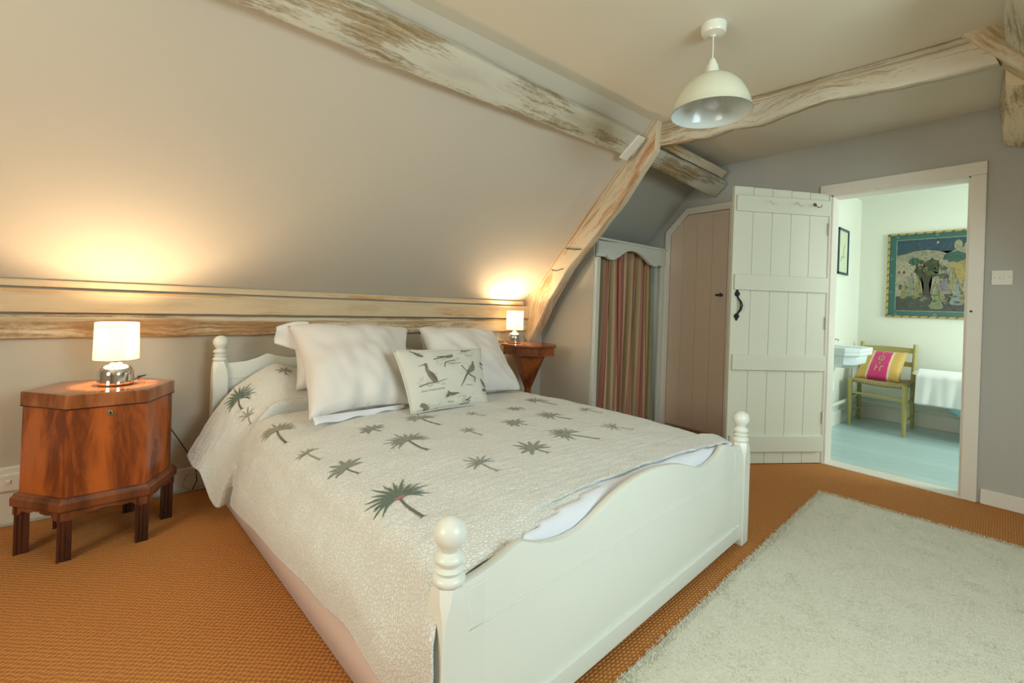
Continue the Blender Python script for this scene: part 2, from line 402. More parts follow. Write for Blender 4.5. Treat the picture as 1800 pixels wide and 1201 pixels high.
# door casing of the bathroom doorway
bm = BM(); cw = .07
for a, b in ((DY0-cw+.01, DY0+.01), (DY1-.01, DY1+cw-.01)):
    box(bm, (XG-.022, a, 0), (XG, b, DZ-.01))
box(bm, (XG-.022, DY0-cw+.01, DZ-.0095), (XG, DY1+cw-.01, DZ+.07))
for a, b in ((DY0-.001, DY0+.022), (DY1-.022, DY1+.001)): box(bm, (XG-.004, a, 0), (XG+.135, b, DZ))
box(bm, (XG-.004, DY0, DZ-.022), (XG+.135, DY1, DZ+.001))
dc = struct('trim_3', bm, m_trim, bevel=.004)
bm = BM(); box(bm, (XG-.02, DY0+.0, 0), (XG+.13, DY1, .006)); struct('trim_4', bm, m_trim)
bm = BM(); lathe(bm, (XG-.0235, DY0-.01, 1.16), [(0, .004), (.006, .003), (.007, 0)], 10, V((-1, 0, 0)))
obj('screw_hole', bm, m_iron, dc, True)

# ---------------------------------------------------------------- roof timbers
SN = V((0, -.704, -.710)).normalized(); SD = V((0, SA[0]-SB[0], SA[1]-SB[1])).normalized()  # down the slope
def sp(x, s, d): return V((x, SB[0], SB[1]))+SD*s+SN*d          # s down the slope, d off the slope
beam('purlin', [sp(-.6, .02, 0), sp(-.6, .03, .085), sp(-.6, .245, .085), sp(-.6, .235, 0)],
     [sp(2.66, .10, 0), sp(2.66, .11, .07), sp(2.66, .265, .07), sp(2.66, .26, 0)], m_lime1,
     'long limewashed roof purlin running along the slope above the bed', amp=.006, wav=.008, seg=110, seed=1,
     mid=lambda t: [SD*(.01*math.sin(PI*t))]*4)
beam('purlin', [sp(2.83, .13, -.13), sp(2.83, .135, .07), sp(2.83, .27, .07), sp(2.83, .27, -.13)],
     [sp(3.93, .16, -.13), sp(3.93, .165, .075), sp(3.93, .325, .075), sp(3.93, .32, -.13)], m_lime1,
     'short weathered purlin beyond the truss above the closet door', amp=.006, wav=.008, seg=46, seed=2)
beam('batten', [sp(2.86, .06, 0), sp(2.86, .06, .03), sp(2.86, .125, .03), sp(2.86, .125, 0)],
     [sp(3.88, .09, 0), sp(3.88, .09, .03), sp(3.88, .155, .03), sp(3.88, .155, 0)], m_lime4,
     'thin pale batten lying just above the short purlin beyond the truss', amp=.002, rd=.004, seg=30, seed=3)
bm = BM(); hexa(bm, [sp(2.565, .10, .066), sp(2.635, .10, .066), sp(2.61, .285, .064), sp(2.535, .285, .064)],
                [sp(2.565, .10, .084), sp(2.635, .10, .084), sp(2.61, .285, .082), sp(2.535, .285, .082)])
tag(obj('wedge', bm, m_trim, origin=sp(2.6, .19, .07), bevel=.003), 'white painted wedge block at the truss end of the long purlin', 'wedge')
# principal rafter of the truss: near face in plane x=2.69
RX0, RX1 = 2.69, 2.80
def rq(x0, x1, yo, zo, yi, zi): return [(x0, yo, zo), (x1, yo, zo), (x1+.015, yi, zi), (x0, yi, zi)]
rdev = [(0, 0), (.2, .105), (.38, .125), (.56, .06), (.78, .0), (1, 0)]
def rmid(t):
    for (a, p), (b, q) in zip(rdev, rdev[1:]):
        if a <= t <= b:
            f = (t-a)/(b-a); z = p+(q-p)*f; break
    return [(0, 0, 0), (0, 0, 0), (0, 0, z), (0, 0, z)]
ra = beam('principal_rafter', rq(RX0, 2.785, 3.25, .98, 3.03, .76), rq(RX0, 2.745, 1.78, 2.45, 1.80, 2.20), m_lime5,
          'sloping limewashed principal rafter between bed lamp and ceiling', amp=.004, wav=.005, seg=80, rd=.008, seed=4, mid=rmid)
bm = BM(); tube(bm, [(RX0-.004, 2.60, 1.58), (RX0-.004, 2.50, 1.565), (RX0-.004, 2.43, 1.56)], .0035, 6); obj('split_seam', bm, m_iron, ra)
bm = BM(); tube(bm, [(RX0-.004, 2.76, 1.41), (RX0-.004, 2.70, 1.40), (RX0-.004, 2.62, 1.415)], .003, 6); obj('split_seam', bm, m_iron, ra)
# collar tie with a wavy underside
tw = [(0, .02), (.1, .01), (.2, 0), (.3, .015), (.4, -.005), (.48, .015), (.55, .03), (.62, .035), (.7, .02), (.78, 0), (.86, -.01), (.93, -.01), (1, -.01)]
def tmid(t):
    for (a, p), (b, q) in zip(tw, tw[1:]):
        if a <= t <= b: z = p+(q-p)*(t-a)/(b-a); break
    return [(0, 0, 0), (0, 0, 0), (0, 0, z), (0, 0, z*.8)]
beam('collar_tie', [(2.745, 1.86, 2.405), (2.87, 1.86, 2.405), (2.87, 1.83, 2.24), (2.745, 1.83, 2.215)],
     [(2.87, .26, 2.405), (2.99, .26, 2.405), (2.985, .20, 2.265), (2.87, .20, 2.235)], m_limet,
     'limewashed wavy collar tie crossing the ceiling behind the pendant', amp=.007, wav=.012, rd=.028, seg=110, seed=5, mid=tmid)
beam('principal_rafter', [(2.85, .18, 2.53), (2.98, .18, 2.53), (2.98, .35, 2.43), (2.85, .35, 2.43)],
     [(2.85, -1.16, 1.0), (2.98, -1.16, 1.0), (2.98, -.98, .84), (2.85, -.98, .84)], m_lime4,
     'limewashed rafter descending to the right at the end of the tie', amp=.005, seg=60, seed=6, wav=.004)
beam('purlin', [(2.15, .14, 2.41), (2.15, .0, 2.41), (2.15, .0, 2.10), (2.15, .145, 2.33)],
     [(2.83, .175, 2.41), (2.83, .02, 2.41), (2.83, .02, 2.08), (2.83, .182, 2.31)], m_lime1,
     'grey weathered purlin end in the top right corner before the truss', amp=.006, wav=.006, seg=24, seed=7)
beam('purlin', [(2.98, .19, 2.38), (2.98, .05, 2.3), (2.98, .0, 2.1), (2.98, .185, 2.17)],
     [(3.93, .27, 2.40), (3.93, .12, 2.33), (3.93, .07, 2.08), (3.93, .25, 2.15)], m_lime3,
     'stained purlin end between right rafter and gable wall', amp=.007, wav=.01, seg=40, seed=8, rd=.02)
# wall plate and the two pine boards above it
beam('wall_plate', [(-1.7, 3.065, .98), (-1.7, 3.099, .98), (-1.7, 3.099, .858), (-1.7, 3.065, .858)],
     [(2.685, 3.05, .975), (2.685, 3.099, .975), (2.685, 3.099, .872), (2.685, 3.05, .872)], m_lime3,
     'old stained limewashed wall plate beam behind the bed head', amp=.005, wav=.004, seg=130, rd=.012, seed=9)
beam('pine_board', [(-1.7, 3.045, 1.10), (-1.7, 3.099, 1.10), (-1.7, 3.099, .99), (-1.7, 3.045, .99)],
     [(2.69, 3.03, 1.09), (2.69, 3.099, 1.09), (2.69, 3.099, .985), (2.69, 3.03, .985)], m_lime2,
     'pale knotty pine board fixed along the wall plate', amp=.0015, seg=60, rd=.006, seed=10)
beam('pine_ledge', [(-1.7, 3.07, 1.145), (-1.7, 3.15, 1.145), (-1.7, 3.15, 1.112), (-1.7, 3.07, 1.112)],
     [(2.64, 3.06, 1.135), (2.64, 3.15, 1.135), (2.64, 3.15, 1.10), (2.64, 3.06, 1.10)], m_lime2,
     'narrow pine ledge strip at the foot of the sloping wall', amp=.0015, seg=60, rd=.004, seed=11)

# ---------------------------------------------------------------- closet door on the gable wall
t_ = thing('door_2', loc=(XG-.02, 2.15, 0), kind='structure')
oy, ozl, ozt = 2.475, 1.80, 2.06        # outer left, chamfer start, top
iy = 2.41
bm = BM(); X0 = XG-.03
prism(bm, [(X0, 2.475, 0), (X0, 2.475, 1.86), (X0, 2.42, 1.83), (X0, 2.42, 0)], (.03, 0, 0))
prism(bm, [(X0, 2.475, 1.86), (X0, 2.26, 2.065), (X0, 2.245, 2.005), (X0, 2.42, 1.83)], (.03, 0, 0))
prism(bm, [(X0, 2.26, 2.065), (X0, 1.80, 2.065), (X0, 1.80, 2.005), (X0, 2.245, 2.005)], (.03, 0, 0))
prism(bm, [(X0, 1.86, 0), (X0, 1.86, 2.01), (X0, 1.80, 2.01), (X0, 1.80, 0)], (.03, 0, 0))
obj('door_frame', bm, m_trim, t_, bevel=.003)
for a, b in ((2.416, 2.2865), (2.2855, 2.149), (2.148, 2.006), (2.005, 1.866)):
    zt = lambda y: min(2.0, 1.83+(2.416-y)*1.0)
    bm = BM()
    if a > 2.245 > b or a > 2.3: pts = [(XG-.022, a, .02), (XG-.022, a, zt(a)), (XG-.022, max(b, 2.245), zt(max(b, 2.245))), (XG-.022, b, zt(b)), (XG-.022, b, .02)]
    else: pts = [(XG-.022, a, .02), (XG-.022, a, 2.0), (XG-.022, b, 2.0), (XG-.022, b, .02)]
    if abs(pts[2][1]-pts[3][1]) < 1e-5: pts.pop(3) if len(pts) == 5 else None
    prism(bm, pts, (.02, 0, 0)); obj('door_board', bm, m_closet, t_, bevel=.0015)
bm = BM()
for y in (2.06, 1.94): lathe(bm, (XG-.022, y, 1.84 if y > 2 else 1.845), [(0, .003), (.012, .002), (.013, -.001)], 12, V((-1, 0, 0)))
obj('filled_knot', bm, m_closet, t_, True)
bm = BM(); box(bm, (XG-.034, 1.895, 1.243), (XG-.022, 1.96, 1.262)); box(bm, (XG-.04, 1.905, 1.236), (XG-.03, 1.92, 1.27)); obj('latch', bm, m_iron, t_, bevel=.002)

# ---------------------------------------------------------------- open ledged door
T = V((3.3, 1.524, 0)); Hh = V((3.942, 1.123, 0)); L = (Hh-T).length; du = (Hh-T)/L; dn = V((du.y, -du.x, 0))  # dn towards camera side
if dn.dot(V((-1, -1, 0))) < 0: dn = -dn
door = thing('door_1', loc=T, kind='structure'); door['label'] = 'open white ledged plank door to the bathroom'
def dbox(a, b, bm=None): return obox(bm or BM(), T, du, V((0, 0, 1)), dn, a, b)
bw = L/5
for i in range(5):
    obj('door_board', dbox((i*bw+.0014, .005, -.03), ((i+1)*bw-.0014, 2.02-.0025*i, 0)), m_door, door, bevel=.003)
obj('backing_tongue', dbox((.01, .01, -.024), (L-.01, 2.0, -.008)), m_door, door)
for z0, z1 in ((1.838, 1.955), (1.268, 1.382), (.688, .802), (.093, .215)):
    bm = dbox((.012 if z0 > 1 else .015, z0, .0), (L-.004, z1, .022))
    obj('ledge', bm, m_door, door, bevel=.006)
def dp(x, z, d): return T+du*x+V((0, 0, z))+dn*d
bm = BM(); tube(bm, [dp(.045, 1.235, .006), dp(.045, 1.21, .012), dp(.052, 1.18, .035), dp(.055, 1.155, .042), dp(.052, 1.125, .035), dp(.045, 1.095, .012), dp(.045, 1.075, .006)],
                [.006, .006, .009, .011, .009, .006, .006], 10)
for z, s in ((1.238, 1), (1.076, -1)):
    lathe(bm, dp(.045, z, .0), [(.021, 0), (.02, .005), (0, .007)], 14, dn)
    lathe(bm, dp(.045, z+s*.022, 0), [(.011, 0), (.009, .004), (0, .006)], 10, dn)
obj('door_handle', bm, m_iron, door, True)
for x, mt in ((.27, m_door), (.49, m_door), (.625, m_brass)):
    bm = BM(); z = 1.905
    lathe(bm, dp(x, z+.01, .022), [(.015, 0), (.013, .004), (0, .005)], 12, dn)
    tube(bm, [dp(x, z+.02, .026), dp(x, z, .034), dp(x+.006, z-.014, .05), dp(x+.02, z-.012, .058), dp(x+.028, z+.004, .056)], .0035, 8)
    obj('coat_hook', bm, mt, door, True)
bm = BM()
for z in (.3, 1.0, 1.7): tube(bm, [dp(L+.006, z, .005), dp(L+.006, z+.09, .005)], .006, 8)
obj('hinge', bm, m_door, door, True)
# light switch
sw = thing('light_switch', 'white double screw light switch plate right of the doorway', 'switch', (XG-.008, .234, 1.367))
obj('switch_plate', box(BM(), (XG-.008, .19, 1.322), (XG, .278, 1.41)), m_trim, sw, bevel=.003)
obj('rocker', box(BM(), (XG-.014, .224, 1.356), (XG-.007, .244, 1.378)), m_trim, sw, bevel=.002)
for y in (.203, .265):
    bm = BM(); lathe(bm, (XG-.008, y, 1.366), [(.003, 0), (.0025, .002), (0, .0022)], 8, V((-1, 0, 0))); obj('screw', bm, m_brass, sw, True)
# wall socket low on the left
so = thing('wall_socket', 'white rounded wall socket on the skirting beside the cellarette', 'socket', (-.445, YK-.04, .20))
obj('socket_plate', box(BM(), (-.49, YK-.048, .16), (-.40, YK-.03, .245)), m_trim, so, bevel=.01)
obj('switch_rocker', box(BM(), (-.455, YK-.053, .20), (-.437, YK-.046, .215)), m_trim, so, bevel=.002)

# ---------------------------------------------------------------- wardrobe alcove and curtains
wa = thing('wardrobe_alcove', 'white built-in wardrobe front with scalloped pelmet around striped curtains', 'wardrobe', (3.4, YW, 0))
obj('stile', box(BM(), (2.93, YW-.012, 0), (2.975, YW+.02, 1.53)), m_cab, wa, bevel=.003)
obj('stile', box(BM(), (3.90, YW-.012, 0), (3.94, YW+.02, 1.53)), m_cab, wa, bevel=.003)
bot = [(3.94, 1.525), (3.845, 1.525), (3.835, 1.545), (3.80, 1.515), (3.75, 1.512), (3.69, 1.525), (3.62, 1.56), (3.55, 1.595), (3.47, 1.618), (3.39, 1.622), (3.32, 1.61), (3.26, 1.58), (3.20, 1.545), (3.14, 1.52), (3.09, 1.518), (3.055, 1.532), (3.035, 1.56), (3.025, 1.535), (2.93, 1.535)]
bm = BM(); prism(bm, [(2.93, YW-.022, 1.665), (3.94, YW-.022, 1.69)]+[(x, YW-.022, z) for x, z in bot], (0, .03, 0))
obj('pelmet', bm, m_cab, wa, bevel=.002)
obj('top_moulding', box(BM(), (2.915, YW-.035, 1.672), (3.945, YW+.03, 1.694)), m_cab, wa, bevel=.006)
obj('shelf', box(BM(), (2.98, YW+.16, 1.33), (3.93, YK-.25, 1.35)), m_cab, wa)
obj('side_panel', box(BM(), (3.94, YW, 0), (3.955, YK, 1.68)), m_cab, wa)
obj('top_panel', box(BM(), (2.975, YW+.02, 1.66), (3.94, YW+.10, 1.675)), m_cab, wa)
def curtain(x0, x1, ytop, label, ph, width):
    bm = BM(); P = []; UVs = []
    n = 150; m = 26
    for i in range(n+1):
        s = i/n; row = []; ur = []
        for j in range(m+1):
            t = j/m; z = 1.66-t*1.64
            tt = t**.5
            x = x0+(x1-x0)*s+.012*math.sin(s*23+ph)*t*(1-s)*s*4+(.02 if ph > 1 else -.012)*t*(s-.5)
            fold = math.sin(s*2*PI*4.2+ph+1.1*math.sin(s*6+t*1.6))*(.016+.032*tt)+math.sin(s*2*PI*11+ph*2)*.006*(1-t*.6)
            row.append((x+.014*math.sin(s*2*PI*4.2+ph+1.3)*tt+.018*math.sin(t*2.4+ph)*math.sin(s*PI), ytop+fold, z)); ur.append((s*width+.03*math.sin(t*3+s*9)*.1, z))
        P.append(row); UVs.append(ur)
    grid(bm, P, UVs)
    o = obj('curtain', bm, m_curt, None, 'all', origin=((x0+x1)/2, ytop, 0)); md = o.modifiers.new('s', 'SOLIDIFY'); md.thickness = .002
    tag(o, label, 'curtain', 'wardrobe curtains'); return o
curtain(2.975, 3.37, YW+.075, 'left striped pink and olive curtain hanging in the wardrobe', .4, 1.0)
curtain(3.375, 3.835, YW+.08, 'right striped pink and olive curtain, nearer the closet door', 2.1, 1.15)
bm = BM(); tube(bm, [(2.975, YW+.078, 1.64), (3.94, YW+.078, 1.64)], .007, 10)
obj('curtain_rail', bm, m_cab, wa, True)

# ---------------------------------------------------------------- bathroom
BX1, BY1, BY0 = 6.2, 1.45, -1.0
bf = struct('floor_bathroom', box(BM(), (XG+.13, BY0, -.06), (BX1, BY1, -.018)), m_bfloor)
x = XG+.13; k = 0
while x < BX1-.02:
    wd = min(.175, BX1-x)
    obj('floor_board', box(BM(), (x+.0015, BY0, -.018), (x+wd-.0015, BY1, .0)), m_bfloor if k % 3 else m_bfloor2, bf, bevel=.002); x += wd; k += 1
struct('wall_bathroom_left', box(BM(), (XG+.13, BY1, 0), (BX1+.1, BY1+.1, ZC)), m_bathwall)
struct('wall_bathroom_far', box(BM(), (BX1, BY0, 0), (BX1+.1, BY1, ZC)), m_bathwall)
struct('wall_bathroom_right', wall_with_hole('y', BY0-.1, BY0, XG+.13, BX1+.1, 0, ZC, 4.6, 5.7, .9, 2.1), m_bathwall)
struct('ceiling_bathroom', box(BM(), (XG+.13, BY0, ZC), (BX1+.1, BY1+.1, ZC+.06)), m_bathwall)
struct('baseboard_bathroom_far', box(BM(), (BX1-.02, BY0, 0), (BX1, BY1, .14)), m_trim, bevel=.004)
struct('baseboard_bathroom_left', box(BM(), (XG+.13, BY1-.02, 0), (BX1-.02, BY1, .14)), m_bathwall, bevel=.004)
bm = BM()
tube(bm, [(BX1-.035, BY0, .20), (BX1-.035, BY1-.04, .23)], .011, 10); tube(bm, [(BX1-.035, BY0, .155), (BX1-.035, BY1-.04, .18)], .011, 10)
tube(bm, [(XG+.15, BY1-.045, .22), (BX1-.05, BY1-.045, .24)], .018, 10)
tag(obj('water_pipe', bm, m_pipe, None, True, origin=(BX1-.04, .3, .2)), 'white painted pipes running along the bathroom skirting', 'pipe')
# large picture
pc = thing('painting', 'large gold-framed teal bordered figure painting on the bathroom wall', 'painting', (BX1-.03, .73, 1.12))
py0, py1, pz0, pz1 = 1.205, .22, 1.115, 1.995
fwid = .018
def pq(s, t): return (py0+(py1-py0)*s, pz0+(pz1-pz0)*t)
bm = BM(); D = .028
box(bm, (BX1-D, py1, pz0), (BX1-.002, py0, pz0+fwid)); box(bm, (BX1-D, py1, pz1-fwid), (BX1-.002, py0, pz1))
box(bm, (BX1-D, py1, pz0), (BX1-.002, py1+fwid, pz1)); box(bm, (BX1-D, py0-fwid, pz0), (BX1-.002, py0, pz1))
t = NT('gilt_bamboo', .4, .4); wv = t.n('TexWave'); wv.bands_direction = 'DIAGONAL'; wv.inputs['Scale'].default_value = 9; t.l(t.coord(), wv.inputs[0])
t.col(t.ramp(wv.outputs['Fac'], [(0, (.12, .07, .02)), (.25, (.46, .34, .12))])); obj('picture_frame', bm, t.m, pc, bevel=.004)
obj('border_panel', box(BM(), (BX1-.012, py1+.015, pz0+.015), (BX1-.004, py0-.015, pz1-.015)), flat('teal_border', (.03, .12, .105), .3), pc)
layer = [0]
def artmat(name, c):
    t = NT(name, .35); v = t.coord('Object', (1, 1, 1)); a = t.noise(v, 38, 5, .7, 1.2); b = t.noise(v, 9, 3)
    c = tuple(x*.78 for x in c); m1 = t.ramp(a, [(.38, tuple(x*.35 for x in c)), (.5, c), (.66, tuple(min(1, x*1.35+.02) for x in c))])
    t.col(t.mix(b, m1, tuple(x*.8 for x in c))); return t.m
def art(name, pts, c, close=True):
    layer[0] += 1; d = BX1-.0125-.00012*layer[0]
    bm = BM(); vs = [bm.verts.new((d, *pq(s, t))) for s, t in pts]; bm.faces.new(vs)
    bmesh.ops.triangulate(bm, faces=bm.faces); return obj(name, bm, artmat('art_'+name+str(layer[0]), c), pc)
def ell(cx, cy, rx, ry, n=14, wob=0, sd=0): return [(cx+rx*math.cos(2*PI*i/n)*(1+wob*math.sin(i*2.7+sd)), cy+ry*math.sin(2*PI*i/n)*(1+wob*math.cos(i*3.1+sd))) for i in range(n)]
art('inner_line', [(.072, .075), (.928, .075), (.928, .925), (.072, .925)], (.36, .45, .33))
art('night_sky', [(.078, .082), (.922, .082), (.922, .918), (.078, .918)], (.028, .08, .12))
art('ground', [(.078, .082), (.922, .082), (.922, .30), (.6, .27), (.3, .31), (.078, .28)], (.065, .08, .06))
art('hills', [(.078, .28), (.078, .74), (.14, .75), (.22, .78), (.32, .79), (.42, .77), (.47, .74), (.52, .77), (.56, .80), (.62, .82), (.7, .84), (.8, .86), (.922, .85), (.922, .28)], (.36, .33, .22))
art('dome', ell(.55, .83, .03, .06), (.36, .36, .22)); art('dome', ell(.66, .82, .07, .06), (.33, .36, .20))
art('temple_wall', [(.078, .30), (.078, .66), (.12, .70), (.16, .66), (.26, .60), (.26, .25), (.078, .25)], (.46, .41, .28))
art('pavilion', [(.50, .35), (.50, .63), (.60, .68), (.9, .66), (.9, .33)], (.42, .32, .10))
for x in (.10, .14): art('arch_window', [(x-.01, .52), (x-.01, .545), (x, .56), (x+.01, .545), (x+.01, .52)], (.12, .10, .07))
art('doorway_arch', [(.10, .33), (.10, .38), (.115, .40), (.13, .38), (.13, .33)], (.09, .11, .15))
art('tree_crown', ell(.22, .66, .045, .045, wob=.2), (.03, .13, .08)); art('tree_crown', ell(.53, .70, .085, .06, 18, .15), (.04, .12, .09))
art('tree_trunk', [(.30, .26), (.35, .26), (.34, .4), (.37, .52), (.42, .6), (.41, .66), (.36, .68), (.33, .58), (.27, .52), (.25, .62), (.23, .63), (.26, .45), (.30, .4)], (.035, .045, .02))
art('leaf_mass', ell(.36, .60, .06, .085, 16, .3, 1), (.05, .07, .02)); art('leaf_mass', ell(.27, .54, .04, .07, 14, .3, 2), (.04, .06, .02))
for (x, y, s, c) in ((.15, .30, .9, (.40, .36, .12)), (.20, .36, 1.2, (.36, .42, .28)), (.25, .34, 1.1, (.42, .38, .16)), (.42, .30, 1.3, (.44, .40, .22)), (.46, .42, 1.2, (.34, .30, .36)), (.52, .42, 1.1, (.42, .40, .18)), (.55, .27, 1.3, (.36, .42, .38)), (.40, .22, 1.3, (.33, .40, .20)), (.62, .30, 1.2, (.46, .38, .14)), (.70, .38, 1.2, (.40, .30, .30)), (.78, .30, 1.1, (.38, .42, .30))):
    c = tuple(v*.72 for v in c)
    art('skirted_dress', [(x-.042*s, y-.07*s), (x-.03*s, y-.085*s), (x, y-.09*s), (x+.03*s, y-.085*s), (x+.042*s, y-.07*s), (x+.025*s, y-.01*s), (x+.014*s, y+.05*s), (x+.022*s, y+.09*s), (x+.01*s, y+.105*s), (x-.01*s, y+.105*s), (x-.024*s, y+.08*s), (x-.014*s, y+.04*s), (x-.028*s, y-.02*s)], c)
    art('small_head', ell(x, y+.125*s, .010*s, .019*s, 8), (.26, .19, .12)); art('veil', [(x-.003, y+.145*s), (x-.018*s, y+.11*s), (x-.03*s, y+.02), (x-.018*s, y-.0), (x-.004, y+.12*s)], (.36, .34, .22))
for k in range(26):
    rr = random.Random(k); x, y = .10+rr.random()*.8, .12+rr.random()*.16
    art('shrub', ell(x, y, .012+.02*rr.random(), .008+.012*rr.random(), 9, .35, k), ((.10, .12, .06), (.20, .17, .10), (.05, .10, .09), (.26, .24, .14))[k % 4])
for k in range(16):
    rr = random.Random(50+k); x, y = .26+rr.random()*.2, .46+rr.random()*.2
    art('leaf_cluster', ell(x, y, .012+.02*rr.random(), .01+.02*rr.random(), 9, .45, k), ((.08, .11, .03), (.14, .16, .05), (.03, .05, .02))[k % 3])
art('moon', ell(.40, .87, .01, .015, 8), (.55, .50, .30))
for k in range(9):
    for (s, t2) in ((.08+k*.105, .035), (.08+k*.105, .962)):
        if k % 3 == 0: 
            for q in range(4): art('border_flower', ell(s+.01*math.cos(q*1.6), t2+.013*math.sin(q*1.6), .004, .007, 5), (.45, .55, .45))
for k in range(1, 4):
    for q in range(3): art('border_flower', ell(.04+.008*math.cos(q*2), .2*k+.1+.012*math.sin(q*2), .004, .007, 5), (.35, .48, .40))
t = NT('picture_glass', .05); t.col((1, 1, 1)); t.b.inputs['Transmission Weight'].default_value = 1; t.b.inputs['IOR'].default_value = 1.1; 
# small black framed print on the left bathroom wall
sp_ = thing('framed_print', 'small black-framed pale print on the bathroom side wall', 'picture', (5.53, BY1-.02, 1.53))
fx0, fx1, fz0, fz1 = 5.37, 5.70, 1.53, 1.995
bm = BM(); Y0, Y1 = BY1-.022, BY1-.002; f_ = .022
box(bm, (fx0, Y0, fz0), (fx1, Y1, fz0+f_)); box(bm, (fx0, Y0, fz1-f_), (fx1, Y1, fz1)); box(bm, (fx0, Y0, fz0), (fx0+f_, Y1, fz1)); box(bm, (fx1-f_, Y0, fz0), (fx1, Y1, fz1))
obj('picture_frame', bm, paint('dark_teal_frame', (.01, .05, .07), .35), sp_, bevel=.002)
obj('mount', box(BM(), (fx0+.015, BY1-.012, fz0+.015), (fx1-.015, BY1-.004, fz1-.015)), flat('print_paper', (.62, .66, .48)), sp_)
bm = BM(); tube(bm, [(5.47, BY1-.013, 1.66), (5.50, BY1-.013, 1.72), (5.56, BY1-.013, 1.70), (5.54, BY1-.013, 1.79), (5.60, BY1-.013, 1.84)], .0035, 5)
obj('ink_drawing', bm, flat('faded_ink', (.40, .44, .36)), sp_)
# basin
ba = thing('wash_basin', 'white wall-hung wash basin with chamfered rim beside the chair', 'basin', (4.75, 1.25, .78))
bx0, bx1, by0, by1 = 4.45, 5.02, 1.04, BY1
ou = [(bx0, by1), (bx0, by0+.08), (bx0+.09, by0), (bx1-.09, by0), (bx1, by0+.08), (bx1, by1)]
def ringz(s, z, cx=4.735, cy=1.24): return [V((cx+(x-cx)*s, cy+(y-cy)*s, z)) for x, y in ou]
bm = BM()
rings = [ringz(.35, .745), ringz(.72, .785), ringz(.80, .835), ringz(.86, .842), ringz(1, .842), ringz(1, .812), ringz(.985, .808), ringz(.985, .778), ringz(.86, .775), ringz(.80, .70), ringz(.45, .665)]
for r in rings:
    for p in r: p.y = min(p.y, by1)
vs = grid(bm, [list(r) for r in rings], closed=True); bm.faces.new(vs[0]); bm.faces.new(vs[-1])
obj('bowl', bm, m_basin, ba, bevel=.006)
bm = BM(); prism(bm, [(bx0+.02, by1-.03, .84), (bx0+.02, by1-.03, .90), (4.62, by1-.03, .93), (4.85, by1-.03, .93), (bx1-.02, by1-.03, .85), (bx1-.02, by1-.03, .84)], (0, .028, 0)); obj('upstand', bm, m_basin, ba, bevel=.006)
for tx in (4.57, 4.90):
    tp = thing('tap'); bpy.data.objects.remove(tp)
    bm = BM(); c = V((tx, 1.36, .842))
    lathe(bm, c, [(.026, 0), (.026, .008), (.015, .015), (.018, .05), (.021, .068), (.015, .08), (.009, .09), (.009, .125), (.0, .13)], 14)
    for a in range(4): tube(bm, [c+V((0, 0, .128)), c+V((.032*math.cos(a*PI/2+.3), .032*math.sin(a*PI/2+.3), .13))], [.006, .008], 8)
    tube(bm, [c+V((0, 0, .04)), c+V((0, -.04, .052)), c+V((0, -.075, .045)), c+V((0, -.08, .03))], [.011, .010, .009, .009], 10)
    obj('tap', bm, m_chrome, ba, True)
bm = BM(); lathe(bm, (4.80, 1.32, .40), [(0, 0), (.02, 0), (.042, .03), (.045, .05), (.040, .12), (.026, .16), (.022, .2), (.04, .215), (.042, .26), (.02, .27), (0, .27)], 16)
tube(bm, [(4.80, 1.32, .56), (4.72, 1.36, .55), (4.68, BY1, .55)], .018, 10)
obj('waste_trap', bm, m_china, ba, True)
# chair with rush seat
ch = thing('rush_seat_chair', 'olive-yellow ladder-back chair with rush seat in the bathroom', 'chair', (5.8, 1.14, 0))
FL, FR, BL, BR = V((5.61, 1.358, 0)), V((5.49, .91, 0)), V((6.03, 1.37, 0)), V((6.02, .935, 0))
def leg(a, top, r0, r1, n='leg'):
    bm = BM(); tube(bm, [a, a.lerp(top, .5), top], [r0, r1, r1], 10); return obj(n, bm, m_chair, ch, True)
up_ = lambda p, z: V((p.x, p.y, z))
leg(FL, up_(FL, .475), .014, .021); leg(FR, up_(FR, .475), .014, .021)
for p in (BL, BR):
    bm = BM(); tube(bm, [p, V((p.x-.03, p.y, .25)), V((p.x-.035, p.y, .47)), V((p.x+.04, p.y, .84))], [.015, .02, .02, .017], 10); obj('leg', bm, m_chair, ch, True)
for z, h_, off in ((.80, .05, .03), (.66, .045, .0)):
    bm = BM(); P = []
    for i in range(11):
        s = i/10; c = (BL.lerp(BR, s)); bow = .025*math.sin(PI*s)
        x_ = c.x+off+bow
        P.append([(x_-.007, c.y, z-h_+.015*0), (x_+.007, c.y, z-h_), (x_+.012, c.y, z+.0+.006*math.sin(PI*s)), (x_-.002, c.y, z+.006*math.sin(PI*s))])
    vs = grid(bm, P, closed=True); bm.faces.new(vs[0]); bm.faces.new(vs[-1]); obj('back_slat', bm, m_chair, ch, True)
for a, b, z in ((FL, FR, .34), (FL, BL, .13), (FR, BR, .13), (FL, BL, .30), (FR, BR, .30)):
    bm = BM(); tube(bm, [up_(a, z), up_(b, z+.0)], .011, 8); obj('stretcher', bm, m_chair, ch, True)
bm = BM(); P = []
cs = [FL, FR, BR+V((-.035, 0, 0)), BL+V((-.035, 0, 0))]
for lvl, (s, z) in enumerate(((0, .485), (.6, .483), (.93, .49), (1.03, .475), (1.03, .46), (.93, .445), (0, .45))):
    cc = sum(cs, V())/4; ring = []
    for q in range(4):
        for k in range(6):
            p = cs[q].lerp(cs[(q+1) % 4], k/6); e = cc+(p-cc)*s; ring.append((e.x, e.y, z-.012*math.sin(PI*k/6)*s))
    P.append(ring)
grid(bm, P, closed=True); bmesh.ops.remove_doubles(bm, verts=bm.verts, dist=1e-4); obj('rush_seat', bm, m_rush, ch, True)

